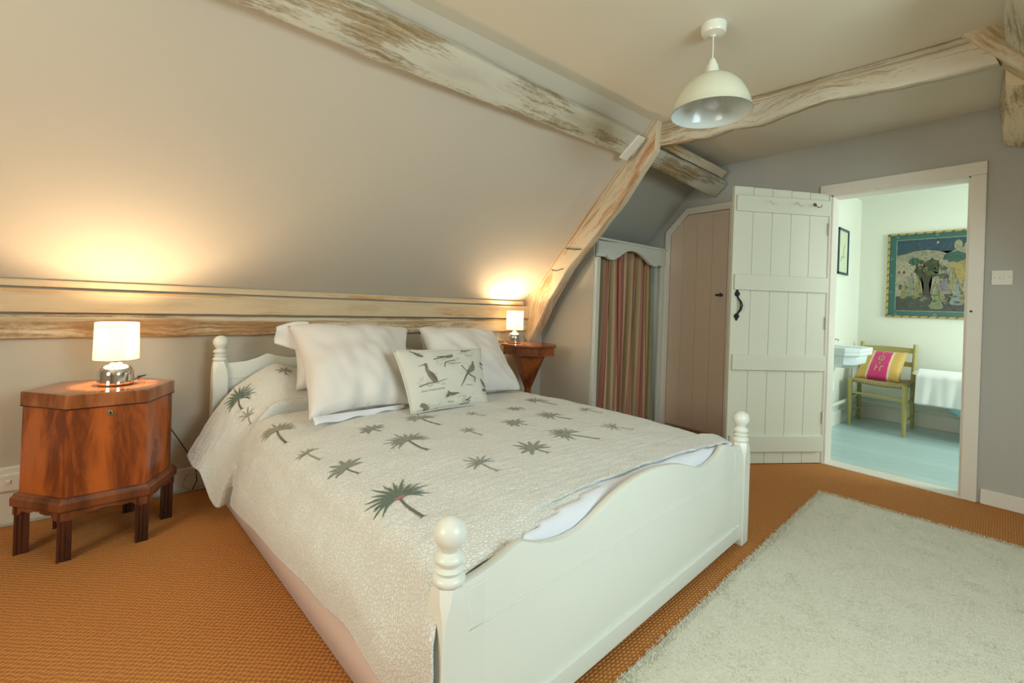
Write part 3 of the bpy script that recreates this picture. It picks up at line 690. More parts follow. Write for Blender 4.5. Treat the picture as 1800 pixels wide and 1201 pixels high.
def pillow(name, BL_, BR_, TR_, TL_, th, mat, label=None, cat='pillow', parent=None, n=30, seed=0, wr=.006, pull=.03, group=None, fn=None, pw=.45, flange=0):
    BL_, BR_, TR_, TL_ = map(V, (BL_, BR_, TR_, TL_)); nrm = (BR_-BL_).cross(TL_-BL_).normalized()
    bm = BM(); lay = bm.loops.layers.uv.verify()
    def pt(s, t, side):
        a = (1-(2*s-1)**2); b = (1-(2*t-1)**2)
        s2 = s-pull*(2*s-1)*b; t2 = t-pull*(2*t-1)*a
        p = BL_.lerp(BR_, s2).lerp(TL_.lerp(TR_, s2), t2)
        k = (max(0, a)*max(0, b))**pw
        q = p+nrm*(th*k*side*(1.0 if side > 0 else .8))
        nv = noise.noise(V((s*4+seed, t*4, side)))*wr*2.2+noise.noise(V((s*9+t*5+seed, t*3-s*3, seed)))*wr
        q += nrm*nv*min(1, k*2)*side
        if fn: q += fn(s, t, side)
        return q
    for side in (1, -1):
        vs = [[bm.verts.new(pt(i/n, j/n, side)) for j in range(n+1)] for i in range(n+1)]
        for i in range(n):
            for j in range(n):
                f = bm.faces.new((vs[i][j], vs[i+1][j], vs[i+1][j+1], vs[i][j+1]))
                for lp, (a, b) in zip(f.loops, ((i, j), (i+1, j), (i+1, j+1), (i, j+1))): lp[lay].uv = (a/n, b/n)
    bmesh.ops.remove_doubles(bm, verts=bm.verts, dist=5e-4)
    o = obj(name, bm, mat, parent, 'all', origin=None if parent else (BL_+BR_)/2)
    if label: tag(o, label, cat, group)
    o2 = lambda s, t: (pt(s, t, 1), nrm)
    return o, o2
cush, csurf = pillow('silk_cushion', (5.68, 1.35, .475), (5.66, .975, .475), (5.88, .96, .765), (5.90, 1.30, .765), .06, m_silk,
       'pink and gold silk cushion on the bathroom chair', 'cushion', n=20, wr=.003)
mgold = flat('dull_gold_print', (.52, .36, .22))
def decal(parent, name, surf, shapes, mat, off=.0015, closed=True):
    """shapes: lists of (s,t) polygons laid on a surface function"""
    bm = BM()
    for sh in shapes:
        vs = []
        for s, t in sh:
            p, nn = surf(s, t); vs.append(bm.verts.new(p+nn*off))
        try: bm.faces.new(vs)
        except ValueError: pass
    bmesh.ops.triangulate(bm, faces=bm.faces)
    return obj(name, bm, mat, parent)
def ringpoly(cx, cy, r0, r1, n=12):
    out = []
    for i in range(n):
        a, b = 2*PI*i/n, 2*PI*(i+1)/n
        out.append([(cx+r0*math.cos(a), cy+r0*1.2*math.sin(a)), (cx+r1*math.cos(a), cy+r1*1.2*math.sin(a)), (cx+r1*math.cos(b), cy+r1*1.2*math.sin(b)), (cx+r0*math.cos(b), cy+r0*1.2*math.sin(b))])
    return out
decal(cush, 'gold_motif', csurf, ringpoly(.5, .66, .055, .085)+[[(.47, .45), (.53, .45), (.5, .52)], [(.47, .87), (.53, .87), (.5, .80)], [(.42, .22), (.45, .22), (.45, .42), (.42, .42)], [(.45, .30), (.49, .30), (.49, .34), (.45, .34)], [(.53, .22), (.56, .22), (.56, .38), (.53, .38)], [(.56, .35), (.61, .35), (.61, .38), (.56, .38)]]+ringpoly(.5, .66, .0, .025, 8), mgold, .003)
# roll top bath
tb = thing('bathtub', 'roll-top bathtub with pale blue outside behind the doorway edge', 'bathtub', (5.85, .1, 0))
def tubring(s, z, n=40):
    out = []
    for k in range(n):
        a = 2*PI*k/n; c_, s_ = math.cos(a), math.sin(a)
        ex = .34*math.copysign(abs(c_)**.7, c_); ey = .80*math.copysign(abs(s_)**.7, s_)
        out.append((5.81+ex*s, .08+ey*(1-(1-s)*1.25), z))
    return out
bm = BM(); vs = grid(bm, [tubring(.45, .12), tubring(.62, .16), tubring(.80, .30), tubring(.92, .52), tubring(.96, .575)], closed=True); bm.faces.new(vs[0])
obj('tub_body', bm, m_tub, tb, True)
bm = BM(); vs = grid(bm, [tubring(.95, .57), tubring(1.0, .565), tubring(1.03, .58), tubring(1.02, .60), tubring(.97, .607), tubring(.93, .59), tubring(.88, .50), tubring(.76, .30), tubring(.55, .19)], closed=True); bm.faces.new(vs[-1])
obj('tub_lining', bm, m_china, tb, True)
for sx_ in (-1, 1):
    for sy_ in (-1, 1):
        bm = BM(); c = V((5.81+sx_*.17, (.0+.08)+sy_*.30, 0)); tube(bm, [c+V((0, 0, 0)), c+V((0, 0, .02)), c+V((-sx_*.0, 0, .1)), c+V((-sx_*.02, 0, .17))], [.03, .022, .018, .03], 10); obj('tub_foot', bm, m_china, tb, True)
bm = BM(); P = []
for i in range(31):
    y = .83-.35*i/30; row = []
    for j in range(25):
        t = j/24
        wv_ = .006*math.sin(i*.5+j*.15)+.004*math.sin(i*.9)
        if t < .22: p = (5.64+(.22-t)*.35-.0, y, .60-(.22-t)*.8-.02*(t < .05))
        elif t < .38: a = (t-.22)/.16*PI; p = (5.54+.10*0+.052+.06*math.cos(a)-.012, y, .612+.022*math.sin(a))
        else: p = (5.452-.006*(t-.38)+wv_*(t-.3)*2, y+.01*(t-.38), .61-(t-.38)*.44)
        row.append(p)
    P.append(row)
grid(bm, P); o = obj('bath_towel', bm, m_towel, None, 'all', origin=(5.5, .65, .6)); md = o.modifiers.new('s', 'SOLIDIFY'); md.thickness = .012; md.offset = 1
tag(o, 'white towel folded over the rim of the bathtub', 'towel')

# ---------------------------------------------------------------- pendant
pe = thing('pendant_lamp', 'cream dome pendant lamp hanging from the ceiling', 'pendant lamp', (1.976, 1.033, ZC))
c = V((1.976, 1.033, 0))
bm = BM(); lathe(bm, c, [(0, ZC), (.054, ZC), (.053, ZC-.03), (.048, ZC-.04), (.012, ZC-.046), (.008, ZC-.052), (0, ZC-.052)], 32); obj('ceiling_rose', bm, m_plastic, pe, True)
bm = BM(); tube(bm, [c+V((0, 0, ZC-.05)), c+V((0, 0, 2.22))], .0028, 8); obj('cord', bm, m_plastic, pe, True)
bm = BM(); lathe(bm, c, [(0, 2.25), (.010, 2.248), (.016, 2.235), (.018, 2.222), (.024, 2.219), (.027, 2.20), (.034, 2.178), (.034, 2.168), (0, 2.168)], 28); obj('lamp_holder', bm, m_plastic, pe, True)
prof = [(.030, 2.178), (.045, 2.173), (.075, 2.160), (.105, 2.138), (.130, 2.108), (.150, 2.072), (.163, 2.035), (.170, 2.003), (.173, 2.0)]
bm = BM(); lathe(bm, c, prof, 56); obj('lamp_shade', bm, m_pend, pe, 'all')
bm = BM(); lathe(bm, c, [(.001, 2.160)]+[(r-.0025, z-.004) for r, z in prof[1:-1]]+[(.1725, 1.999)], 56); obj('shade_lining', bm, m_pendin, pe, 'all', label='glossy pale shade lining')
bm = BM(); lathe(bm, c, [(.014, 2.165), (.016, 2.12), (.032, 2.095), (.040, 2.06), (.033, 2.03), (.018, 2.017), (0, 2.014)], 20); obj('bulb', bm, m_glass, pe, 'all')

# ---------------------------------------------------------------- rug (pile as fine tufts)
RC = V((3.297, .937, 0)); r1 = V((-.9982, -.0597, 0)); r2 = V((.0497, -.9988, 0)); RL, RW = 2.75, 1.55
rg = thing('shag_rug', 'large cream shaggy rug on the floor beside the bed', 'rug', RC+r1*RL/2+r2*RW/2)
bm = BM(); P = []
nx, ny = 70, 40
for i in range(nx+1):
    row = []
    for j in range(ny+1):
        a, b = i/nx*RL, j/ny*RW
        ed = min(a, b, RL-a, RW-b); wob = .006*noise.noise(V((a*6, b*6, 0)))
        p = RC+r1*(a+wob)+r2*(b+wob); row.append((p.x, p.y, .004+.012*min(1, ed/.03)+.003*noise.noise(V((a*14, b*14, 1)))))
    P.append(row)
grid(bm, P); obj('rug_base', bm, m_rug, rg, 'all')
import numpy as np
rng = np.random.default_rng(3); N = 200000
a = rng.uniform(0, RL, N); b = rng.uniform(0, 1, N)**1.0*RW
px3 = RC.x+r1.x*a+r2.x*b; py3 = RC.y+r1.y*a+r2.y*b
keep = (px3 > .75) & (py3 > -.25); a, b, px3, py3 = a[keep], b[keep], px3[keep], py3[keep]; N = len(a)
ang = rng.uniform(0, 2*PI, N); hh_ = rng.uniform(.006, .012, N); ln = rng.uniform(0.003, .010, N); la = ang+rng.uniform(-.9, .9, N)+PI/2
wd = .0017
co = np.zeros((N, 3, 3)); 
co[:, 0] = np.stack([px3-np.cos(ang)*wd, py3-np.sin(ang)*wd, np.full(N, .013)], 1)
co[:, 1] = np.stack([px3+np.cos(ang)*wd, py3+np.sin(ang)*wd, np.full(N, .013)], 1)
co[:, 2] = np.stack([px3+np.cos(la)*ln, py3+np.sin(la)*ln, .010+hh_], 1)
co -= np.array(wloc(rg))
me = bpy.data.meshes.new('pile'); me.vertices.add(N*3); me.vertices.foreach_set('co', co.reshape(-1))
me.loops.add(N*3); me.loops.foreach_set('vertex_index', np.arange(N*3, dtype=np.int32)); me.polygons.add(N)
me.polygons.foreach_set('loop_start', np.arange(0, N*3, 3, dtype=np.int32)); me.update(calc_edges=True); me.validate(); me.materials.append(m_rug)
po = bpy.data.objects.new('pile', me); COL.objects.link(po); po.parent = rg; po['kind'] = 'stuff'

# ---------------------------------------------------------------- bed
bu = V((.9974, .072, 0)); bv = V((-.072, .9974, 0))
pFL, pFR, pHL, pHR = V((.540, .843, 0)), V((2.237, .966, 0)), V((.350, 2.955, 0)), V((2.05, 3.015, 0))
bed = thing('bed', 'white painted wooden double bed with scalloped footboard and ball-topped posts', 'bed', (1.3, 1.9, 0))
PH = .036
def post(c, zt, zball, rb, turned):
    bm = BM()
    z1 = zt
    def sq(z, h, ch_):
        o = []
        for sx_, sy_ in ((-1, -1), (1, -1), (1, 1), (-1, 1)):
            if sx_*sy_ > 0: pr = ((sx_*(h), sy_*(h-ch_)), (sx_*(h-ch_), sy_*h))
            else: pr = ((sx_*(h-ch_), sy_*h), (sx_*h, sy_*(h-ch_)))
            for x_, y_ in (pr if sx_ < 0 and sy_ < 0 or sx_*sy_ < 0 and sx_ > 0 or sx_ > 0 else pr): pass
        pts = [(-h, -h+ch_), (-h+ch_, -h), (h-ch_, -h), (h, -h+ch_), (h, h-ch_), (h-ch_, h), (-h+ch_, h), (-h, h-ch_)]
        return [c+bu*x_+bv*y_+V((0, 0, z)) for x_, y_ in pts]
    rows = [sq(0, PH-.008, .003), sq(.012, PH, .003), sq(z1-.10, PH, .003), sq(z1-.06, PH, .006), sq(z1-.02, PH, .018), sq(z1, PH-.004, .020)]
    vs = grid(bm, rows, closed=True); bm.faces.new(vs[0]); bm.faces.new(vs[-1])
    o = obj('post', bm, m_white, bed, True, angle=20)
    bm = BM(); k = rb/.036; d = zball-rb*2-z1
    pr = [(0, -.002), (.030*k, 0), (.034*k, .06*d), (.036*k, .16*d), (.033*k, .26*d), (.026*k, .32*d), (.030*k, .42*d), (.033*k, .47*d), (.030*k, .52*d), (.024*k, .56*d), (.028*k, .64*d), (.033*k, .74*d), (.034*k, .80*d), (.028*k, .92*d), (.020*k, 1.0*d)]
    for i in range(1, 13):
        a = -PI/2+PI*i/12
        if a > -1.0: pr.append((rb*math.cos(a), d+rb*1.0+rb*math.sin(a)))
    pr[-1] = (0, d+2*rb)
    lathe(bm, c+V((0, 0, z1)), pr, 32); obj('finial', bm, m_white, o, True, angle=50)
post(pFL, .487, .632, .037, 1); post(pFR, .487, .632, .037, 1)
post(pHL, .735, .876, .037, 1); post(pHR, .735, .876, .037, 1)
# footboard
def fp(u, z, d=0): return pFL+bu*u+bv*d+V((0, 0, z))
FW = (pFR-pFL).dot(bu)
prof = [(.0, .470), (.04, .475), (.09, .480), (.13, .487), (.175, .499), (.205, .508), (.22, .509), (.235, .503), (.28, .484), (.34, .468), (.40, .461), (.46, .463), (.52, .478), (.57, .496), (.63, .514), (.70, .530), (.78, .541), (.86, .545)]
half = FW/2
lp_ = [(u*half/.86, z) for u, z in prof]; full = lp_+[(FW-u, z) for u, z in lp_[::-1][1:]]
bm = BM(); rows = []
for u, z in full: rows.append([fp(u, .10, -.013), fp(u, z-.008, -.013), fp(u, z-.002, -.011), fp(u, z, -.006), fp(u, z, .006), fp(u, z-.003, .013), fp(u, .10, .013)])
vs = grid(bm, rows, closed=True); bm.faces.new(vs[0]); bm.faces.new(vs[-1]); fb = obj('footboard', bm, m_white, bed, True, angle=35)
obj('panel_bead', obox(BM(), pFL, bu, bv, V((0, 0, 1)), (PH, -.017, .362), (FW-PH, -.012, .368)), m_white, fb, bevel=.002)
obj('bottom_rail', obox(BM(), pFL, bu, bv, V((0, 0, 1)), (PH-.005, -.022, .035), (FW-PH+.005, .018, .105)), m_white, fb, bevel=.006)
for a, b in ((PH, PH+.06), (FW-PH-.06, FW-PH)):
    bm = obox(BM(), pFL, bu, bv, V((0, 0, 1)), (a, -.017, .10), (b, -.012, .462)); obj('panel_stile', bm, m_white, fb, bevel=.006)
# headboard
hu = (pHR-pHL).normalized(); hv = V((-hu.y, hu.x, 0)); HW = (pHR-pHL).length
hp = [(0, .722), (.06, .723), (.13, .728), (.19, .745), (.235, .766), (.29, .750), (.36, .735), (.44, .738), (.55, .765), (.68, .80), (.85, .82)]
fullh = [(u, z-.0) for u, z in hp]+[(HW-u, z) for u, z in hp[::-1][1:]]
bm = BM(); rows = [[pHL+hu*u+hv*d+V((0, 0, zz)) for d, zz in ((-.013, .20), (-.013, z-.004), (-.008, z), (.008, z), (.013, z-.004), (.013, .20))] for u, z in fullh]
vs = grid(bm, rows, closed=True); bm.faces.new(vs[0]); bm.faces.new(vs[-1]); hb = obj('headboard', bm, m_white, bed, True, angle=35)
obj('panel_bead', obox(BM(), pHL, hu, hv, V((0, 0, 1)), (PH, -.016, .636), (HW-PH, -.012, .641)), m_white, hb, bevel=.002)
for a, b in ((pFL, pHL), (pFR, pHR)):
    d = (b-a).normalized(); n_ = V((-d.y, d.x, 0)); l_ = (b-a).length
    obj('side_rail', obox(BM(), a, d, n_, V((0, 0, 1)), (PH, -.012, .16), (l_-PH, .012, .27)), m_white, bed, bevel=.004)

def bil(u, v): return pFL.lerp(pFR, u).lerp(pHL.lerp(pHR, u), v)
def topz(x, y):
    v = (y-.9)/2.0
    z = .505+.035*math.sin(PI*min(1, max(0, v*1.15)))**.7
    u = (x-.35)/1.8; z -= .025*abs(2*u-1)**3
    return z
# valance on the left side and right side
def vline(s): return V((.536-.168*s, .885+1.97*s, 0))
bm = BM(); P = []
for i in range(161):
    s = i/160; c0 = vline(s); P.append([c0+V((.002*math.sin(s*23+t)*t+.002*math.sin(s*70)*t, 0, .004+(.33 if s < .72 else .33-.17*min(1, (s-.72)/.06))*t)) for t in (0, .25, .5, .75, 1)])
grid(bm, P); o = obj('bed_valance', bm, m_valance, None, 'all', origin=vline(.5)); o.modifiers.new('s', 'SOLIDIFY').thickness = .003
tag(o, 'pinkish white valance cloth hanging below the quilt', 'valance')
# quilt control rows: left hem .. top .. right hem
def toprow(y, hump=0, y2=None):
    xr = 2.237-.091*(y-.966); xl = .54-.088*(y-.85)
    r = []
    for u in (.22, .38, .54, .70, .84, .94):
        x_ = xl+(xr-xl)*u; r.append((x_, y+(y2-y if y2 else 0)*u, topz(x_, y)+hump*(1 if u < .5 else .7)*(1-max(0, u-.8)*4)))
    r.append((xr+.005, y, topz(xr, y)-.03+hump*.1)); r.append((xr+.035, y, .42)); r.append((xr+.045, y, .28)); return r
rows = []
rows.append([(.200, 2.80, .28), (.268, 2.83, .40), (.405, 2.86, .59), (.60, 2.88, .715)]+toprow(2.885, .18))
rows.append([(.224, 2.74, .235), (.30, 2.76, .365), (.42, 2.77, .56), (.60, 2.77, .685)]+toprow(2.78, .165))
rows.append([(.250, 2.69, .215), (.32, 2.69, .335), (.44, 2.69, .52), (.60, 2.68, .64)]+toprow(2.69, .11))
rows.append([(.288, 2.625, .10), (.345, 2.62, .25), (.443, 2.61, .43), (.56, 2.60, .56)]+toprow(2.60, .06))
rows.append([(.315, 2.56, .075), (.368, 2.56, .235), (.458, 2.55, .43), (.56, 2.545, .55)]+toprow(2.56, .04))
rows.append([(.372, 2.585, .085), (.43, 2.59, .21), (.525, 2.58, .36), (.615, 2.56, .47)]+toprow(2.555, -.012))
rows.append([(.40, 2.60, .10), (.435, 2.60, .22), (.52, 2.59, .35), (.61, 2.565, .462)]+toprow(2.545, -.014))
rows.append([(.362, 2.515, .10), (.380, 2.53, .22), (.415, 2.535, .37), (.51, 2.53, .485)]+toprow(2.51, .0))
rows.append([(.352, 2.42, .115), (.366, 2.42, .23), (.405, 2.42, .375), (.50, 2.42, .49)]+toprow(2.43, .0))
for y, x_, z_, bul in ((2.24, .352, .15, 0), (2.0, .378, .165, .0), (1.75, .395, .18, 0), (1.5, .418, .205, .0), (1.36, .432, .205, .008), (1.2, .446, .225, .0), (1.08, .458, .20, .004), (.99, .462, .20, .004)):
    sh = .54-.088*(y-.85)
    rows.append([(x_, y, z_), (x_+.0-bul, y, z_+.11), (sh-.015, y, .40), (sh+.07, y, .485)]+toprow(y))
# last rows: quilt edge near the footboard
def edge_row(off, dz):
    pts = [(.494, .835, .18), (.484, .812, .31), (.499, .826, .415), (.60, .876, .468), (.74, .886, .490), (.98, .935, .502), (1.25, .985, .507), (1.60, 1.035, .507), (1.92, 1.070, .505), (2.12, 1.05, .50), (2.235, 1.03, .478), (2.27, 1.04, .42), (2.28, 1.06, .30)]
    return [(x_, y+off, z+dz) for x_, y, z in pts]
rows.append(edge_row(.04, .004)); rows.append(edge_row(0, -.006))
rows = [[V(p) for p in r] for r in rows]
NJ, NI = 190, 230
dense = [[cr(r, (len(r)-1)*j/NJ) for j in range(NJ+1)] for r in rows]
Q = []
for i in range(NI+1):
    t = (len(rows)-1)*i/NI; Q.append([cr([d[j] for d in dense], t) for j in range(NJ+1)])
UVq = []
for i in range(NI+1):
    r = []; acc = 0
    for j in range(NJ+1):
        if j: acc += (Q[i][j]-Q[i][j-1]).length
        r.append((acc, Q[i][90].y))
    UVq.append(r)
for i in range(NI+1):
    for j in range(NJ+1):
        p = Q[i][j]; a_ = UVq[i][j]
        k = .0045*noise.noise(V((a_[0]*7, a_[1]*7, 0)))+.0022*noise.noise(V((a_[0]*22, a_[1]*26, 2)))+.0014*noise.noise(V((a_[0]*60, a_[1]*80, 4)))
        side = max(0, 1-j/70)
        Q[i][j] = p+V((-.6*side, 0, 1)).normalized()*k*(1+side*1.2)
bm = BM(); grid(bm, Q, UVq)
quilt = obj('quilt', bm, m_quilt, None, 'all', origin=(1.3, 1.9, .5))
tag(quilt, 'cream quilted bedspread embroidered with palm trees, draped over the bed', 'quilt')
vlist = [p for r in Q for p in r]; flist = [(i*(NJ+1)+j, (i+1)*(NJ+1)+j, (i+1)*(NJ+1)+j+1, i*(NJ+1)+j+1) for i in range(NI) for j in range(NJ)]
bvh = BVHTree.FromPolygons(vlist, flist)
# mattress in white sheet (top kept below the quilt)
def under(x, y, z, g=.016):
    h_ = bvh.ray_cast(V((x, y, 1.5)), V((0, 0, -1)))
    return min(z, h_[0].z-g) if h_[0] is not None else z
bm = BM(); P = []
n1_, n2_ = 60, 40
for i in range(n1_+1):
    v = .012+(.985-.012)*i/n1_; row = []
    for j in range(-6, n2_+7):
        u = min(1, max(0, j/n2_)); c0 = bil(.03+.94*u, v)
        z = topz(c0.x, c0.y)-.022
        foot = (v-.012)*2.1
        if foot < .07: z -= .05*(1-math.sqrt(max(0, 1-(1-foot/.07)**2)))+.0
        z += .004*noise.noise(V((c0.x*5, c0.y*9, 0)))
        eu = min(u, 1-u)*1.6
        if eu < .05: z -= .05*(1-math.sqrt(max(0, 1-(1-eu/.05)**2)))
        if j < 0: z -= .05+.045*(-j)-.0; c0 = c0+V((-.002, 0, 0))
        if j > n2_: z -= .05+.045*(j-n2_)
        row.append((c0.x, c0.y, max(under(c0.x, c0.y, z), .2)))
    P.append(row)
low = [(p[0], p[1]-.006, .2) for p in P[0]]; low2 = [(p[0], p[1], .2) for p in P[-1]]
vs = grid(bm, [low]+P+[low2])
mat_ = obj('mattress', bm, m_sheet, None, 'all', origin=(1.3, 1.9, .2)); tag(mat_, 'mattress under white sheet, bare strip showing by the footboard', 'mattress')
# duvet sheet band bulging at the foot
bm = BM(); P = []
for i in range(81):
    s = i/80; row = []
    for j in range(13):
        t = j/12; a = t*PI
        c0 = fp(.20+(FW-.25)*s, 0, .018+.055*(1+math.cos(a)))
        wr_ = .006*noise.noise(V((s*9, t*2, 3)))+.004*math.sin(s*40+t*3)*noise.noise(V((s*5, 1, 1)))
        zz_ = .452+.055*math.sin(min(a, PI*.5) if a < PI*.5 else a)**.8+wr_+(.05*(1-math.sin(a)**.8) if a < PI/2 else 0); row.append(V((c0.x, c0.y, under(c0.x, c0.y, zz_, .012))))
    P.append(row)
grid(bm, P); so_ = obj('sheet_fold', bm, m_sheet, mat_, 'all')
md = quilt.modifiers.new('s', 'SOLIDIFY'); md.thickness = .006; md.offset = -1
# embroidered palms: crown and root measured on the photograph, laid on the quilt's real surface
def pix_on_quilt(x, y):
    d = (rt2*((x-900)/FPX)-up2*((y-536.5)/FPX)+fw).normalized()
    h_ = bvh.ray_cast(V((0, 0, CH)), d); return h_[0], h_[1]
PS = 1
def palm(crown, root, kind=0, mat=m_embm, fr=11, spread=1.0, flen=1.0, pink=False):
    a, na = pix_on_quilt(*crown); b, nb = pix_on_quilt(*root)
    if a is None or b is None: return
    if na.z < 0: na = -na
    if na.dot(V((0, 0, CH))-a) < 0: na = -na
    ax = (b-a); tl = ax.length
    if tl > .20: ax = ax*.20/tl; tl = .2
    ax.normalize(); sd = ax.cross(na).normalized()
    def pl(x_, y_):
        p = a+ax*x_+sd*y_; h_ = bvh.find_nearest(p)
        n_ = h_[1] if h_[1].dot(na) > 0 else -h_[1]
        return h_[0]+n_*.0022
    bm = BM()
    def blade(p0, ang, ln, wdt, curl):
        pts = []; x_, y_ = p0; an = ang
        for k in range(7):
            pts.append((x_, y_, an)); x_ += math.cos(an)*ln/6; y_ += math.sin(an)*ln/6; an += curl/6
        L1, R1 = [], []
        for k, (x_, y_, an) in enumerate(pts):
            ww = wdt*math.sin(PI*min(1, (k+.6)/6.8))**.7
            L1.append(bm.verts.new(pl(x_-math.sin(an)*ww, y_+math.cos(an)*ww))); R1.append(bm.verts.new(pl(x_+math.sin(an)*ww, y_-math.cos(an)*ww)))
        for k in range(6): bm.faces.new((L1[k], L1[k+1], R1[k+1], R1[k]))
    # fronds fan out opposite the trunk
    F = .108*flen
    for k in range(fr):
        q = (k/(fr-1))*2-1; ang = PI+q*1.75*spread
        blade((0, 0), ang, F*(1-.18*abs(q)+.12*math.sin(k*2.3)), (.0034 if kind != 2 else .0075)*(.8+.4*flen)*.9, q*.9)
        if kind == 0: blade((-.004, 0), ang+.1, F*.74, .0028, q*1.15)
    obj('embroidered_palm', bm, mat, quilt)
    bm2 = bm = BM(); tl2 = tl
    wd_ = .0036 if kind == 0 else .0024
    n_ = 6; Ls = []
    for k in range(n_+1):
        x_ = tl2*k/n_; y_ = .006*math.sin(PI*k/n_)*(1 if kind == 0 else .4)
        ww = wd_*(1+.5*k/n_); Ls.append((bm.verts.new(pl(x_, y_-ww)), bm.verts.new(pl(x_, y_+ww))))
    for k in range(n_): bm.faces.new((Ls[k][0], Ls[k+1][0], Ls[k+1][1], Ls[k][1]))
    def tri(x0, y0, x1, y1, w_):
        bm.faces.new((bm.verts.new(pl(x0, y0-w_)), bm.verts.new(pl(x0, y0+w_)), bm.verts.new(pl(x1, y1))))
    for q in (-1, -.5, .5, 1): tri(tl2, 0, tl2+.006, q*.022, .004)
    obj('embroidered_trunk', bm, m_embb if kind != 1 else m_embt, quilt)
    if pink:
        bm = BM()
        for k in range(9):
            x_, y_ = .004+.010*math.cos(k*2.4)*(k/9), .012*math.sin(k*2.4)
            bm.faces.new([bm.verts.new(pl(x_+.006*math.cos(q*PI/3), y_+.006*math.sin(q*PI/3))+na*.0008) for q in range(6)])
        obj('embroidered_blossom', bm, m_embp, quilt, label='pink blossom at the palm crown')
PL = [((701, 876), (743, 909), 0, m_embg, 15, 1.0, 1.05, True), ((487, 758), (503, 779), 0, m_embt, 13, 1, .95), ((540, 798), (562, 808), 1, m_embt, 7, .8, .5),
      ((609, 824), (630, 833), 2, m_embm, 8, .9, .7), ((718, 775), (752, 791), 0, m_embm, 13, 1, .95), ((655, 755), (668, 758), 2, m_embm, 8, 1, .65),
      ((740, 736), (773, 747), 0, m_embt, 11, 1, .9), ((908, 719), (921, 720), 2, m_embm, 7, 1, .55), ((833, 728), (851, 731), 1, m_embt, 6, .8, .45),
      ((826, 758), (846, 765), 1, m_embt, 6, .8, .5), ((846, 815), (874, 828), 1, m_embm, 9, .9, .65), ((908, 744), (925, 747), 2, m_embm, 8, 1, .7),
      ((945, 705), (978, 712), 0, m_embm, 10, 1, .9), ((971, 731), (1003, 737), 0, m_embm, 10, 1, .9), ((941, 789), (963, 796), 2, m_embm, 9, 1, .85),
      ((999, 764), (1052, 772), 0, m_embm, 12, 1, .95), ((1033, 721), (1057, 726), 1, m_embt, 7, .8, .6), ((1082, 751), (1112, 755), 1, m_embt, 7, .8, .7),
      ((1142, 737), (1166, 738), 2, m_embm, 8, 1, .8), ((420, 702), (425, 719), 0, m_embg, 14, 1, .95), ((436, 732), (441, 745), 1, m_embt, 6, .8, .5), ((501, 652), (504, 659), 2, m_embm, 6, 1, .5)]
for p in PL: palm(*p)

# ---------------------------------------------------------------- pillows
def crumple(amp, sd):
    def f(s, t, side):
        if side < 0: return V((0, 0, 0))
        q = math.sin((s*1.3+t)*9+sd+2*noise.noise(V((s*3, t*3, sd))))*max(0, (t-.45))*1.2+math.sin((s*2-t)*11+sd)*max(0, .3-t)*.8
        return V((-.2, -1, .3))*amp*q*(s*(1-s)*4)
    return f
bp, _ = pillow('pillow', (.66, 2.62, .60), (1.25, 2.66, .58), (1.28, 2.84, .86), (.68, 2.82, .87), .075, m_pillow,
       'back pillow mostly hidden behind the large left pillow', n=20, seed=3)
p1, s1_ = pillow('pillow', (.605, 2.16, .545), (1.15, 2.20, .55), (1.36, 2.72, .92), (.63, 2.70, .945), .14, m_pillow,
       'large white pillow on the left, leaning on the headboard', n=44, seed=1, pull=.05, wr=.010, fn=crumple(.020, 1), pw=.42)
# open hem flap at the top left corner and hem at bottom left
bm = BM(); P = []
A_, B_, C_ = V((.665, 2.72, .945)), V((.578, 2.74, .935)), V((.572, 2.72, .845))
for i in range(13):
    s = i/12; row = []
    for j in range(9):
        t = j/8
        top_ = V((.74, 2.70, .965)).lerp(B_, s); bot_ = V((.70, 2.66, .80)).lerp(C_, s)
        p = top_.lerp(bot_, t); p = p+V((0, -1, 0))*.018*math.sin(t*PI*1.5+s)*s; p.z += .012*math.sin(s*PI)*(1-t); row.append(p)
    P.append(row)
grid(bm, P); o = obj('pillowcase_flap', bm, m_pillow, p1, 'all'); o.modifiers.new('s', 'SOLIDIFY').thickness = .004
bm = BM(); P = []
for i in range(25):
    s = i/24; row = []
    for j in range(7):
        t = j/6; base_ = V((.62, 2.15, .558)).lerp(V((1.10, 2.20, .553)), s)
        row.append(base_+V((-.004, -.05*(1-s*.75)*t, -.026*t*(1-s*.4)+.006*math.sin(t*PI)+.005*math.sin(s*19)*t+.003)))
    P.append(row)
grid(bm, P); o = obj('pillowcase_hem', bm, m_sheet, p1, 'all'); o.modifiers.new('s', 'SOLIDIFY').thickness = .005
pillow('pillow', (1.47, 2.66, .60), (2.00, 2.70, .57), (2.02, 2.86, .88), (1.50, 2.84, .885), .07, m_pillow,
       'back pillow mostly hidden behind the white right pillow', n=20, seed=5)
p2, _ = pillow('pillow', (1.33, 2.25, .545), (1.98, 2.28, .535), (2.06, 2.74, .895), (1.43, 2.72, .93), .13, m_pillow,
       'large white pillow on the right, behind the bird cushion', n=40, seed=2, pull=.05, wr=.010, fn=crumple(.016, 4), pw=.42)
bc, bs_ = pillow('bird_cushion', (1.05, 2.03, .545), (1.545, 2.07, .535), (1.59, 2.22, .835), (1.015, 2.19, .845), .065, m_cushion,
       'small cream cushion printed with brown birds, in front of the pillows', 'cushion', n=40, seed=9, wr=.003, pull=.02, pw=.5)
bm = BM(); bpts = []
cs_ = []
for e_ in range(4):
    for k in range(20):
        q = k/20; s, t = [(q, 0), (1, q), (1-q, 1), (0, 1-q)][e_]; cs_.append(bs_(s, t)[0])
tube(bm, cs_+[cs_[0]], .0035, 6, False); obj('piping', bm, m_cushion, bc, True)
def zc(x, y):
    t = (y-175)/840; le = 80+155*t; ri = 1240+145*t; return ((x-le)/(ri-le), 1-t)
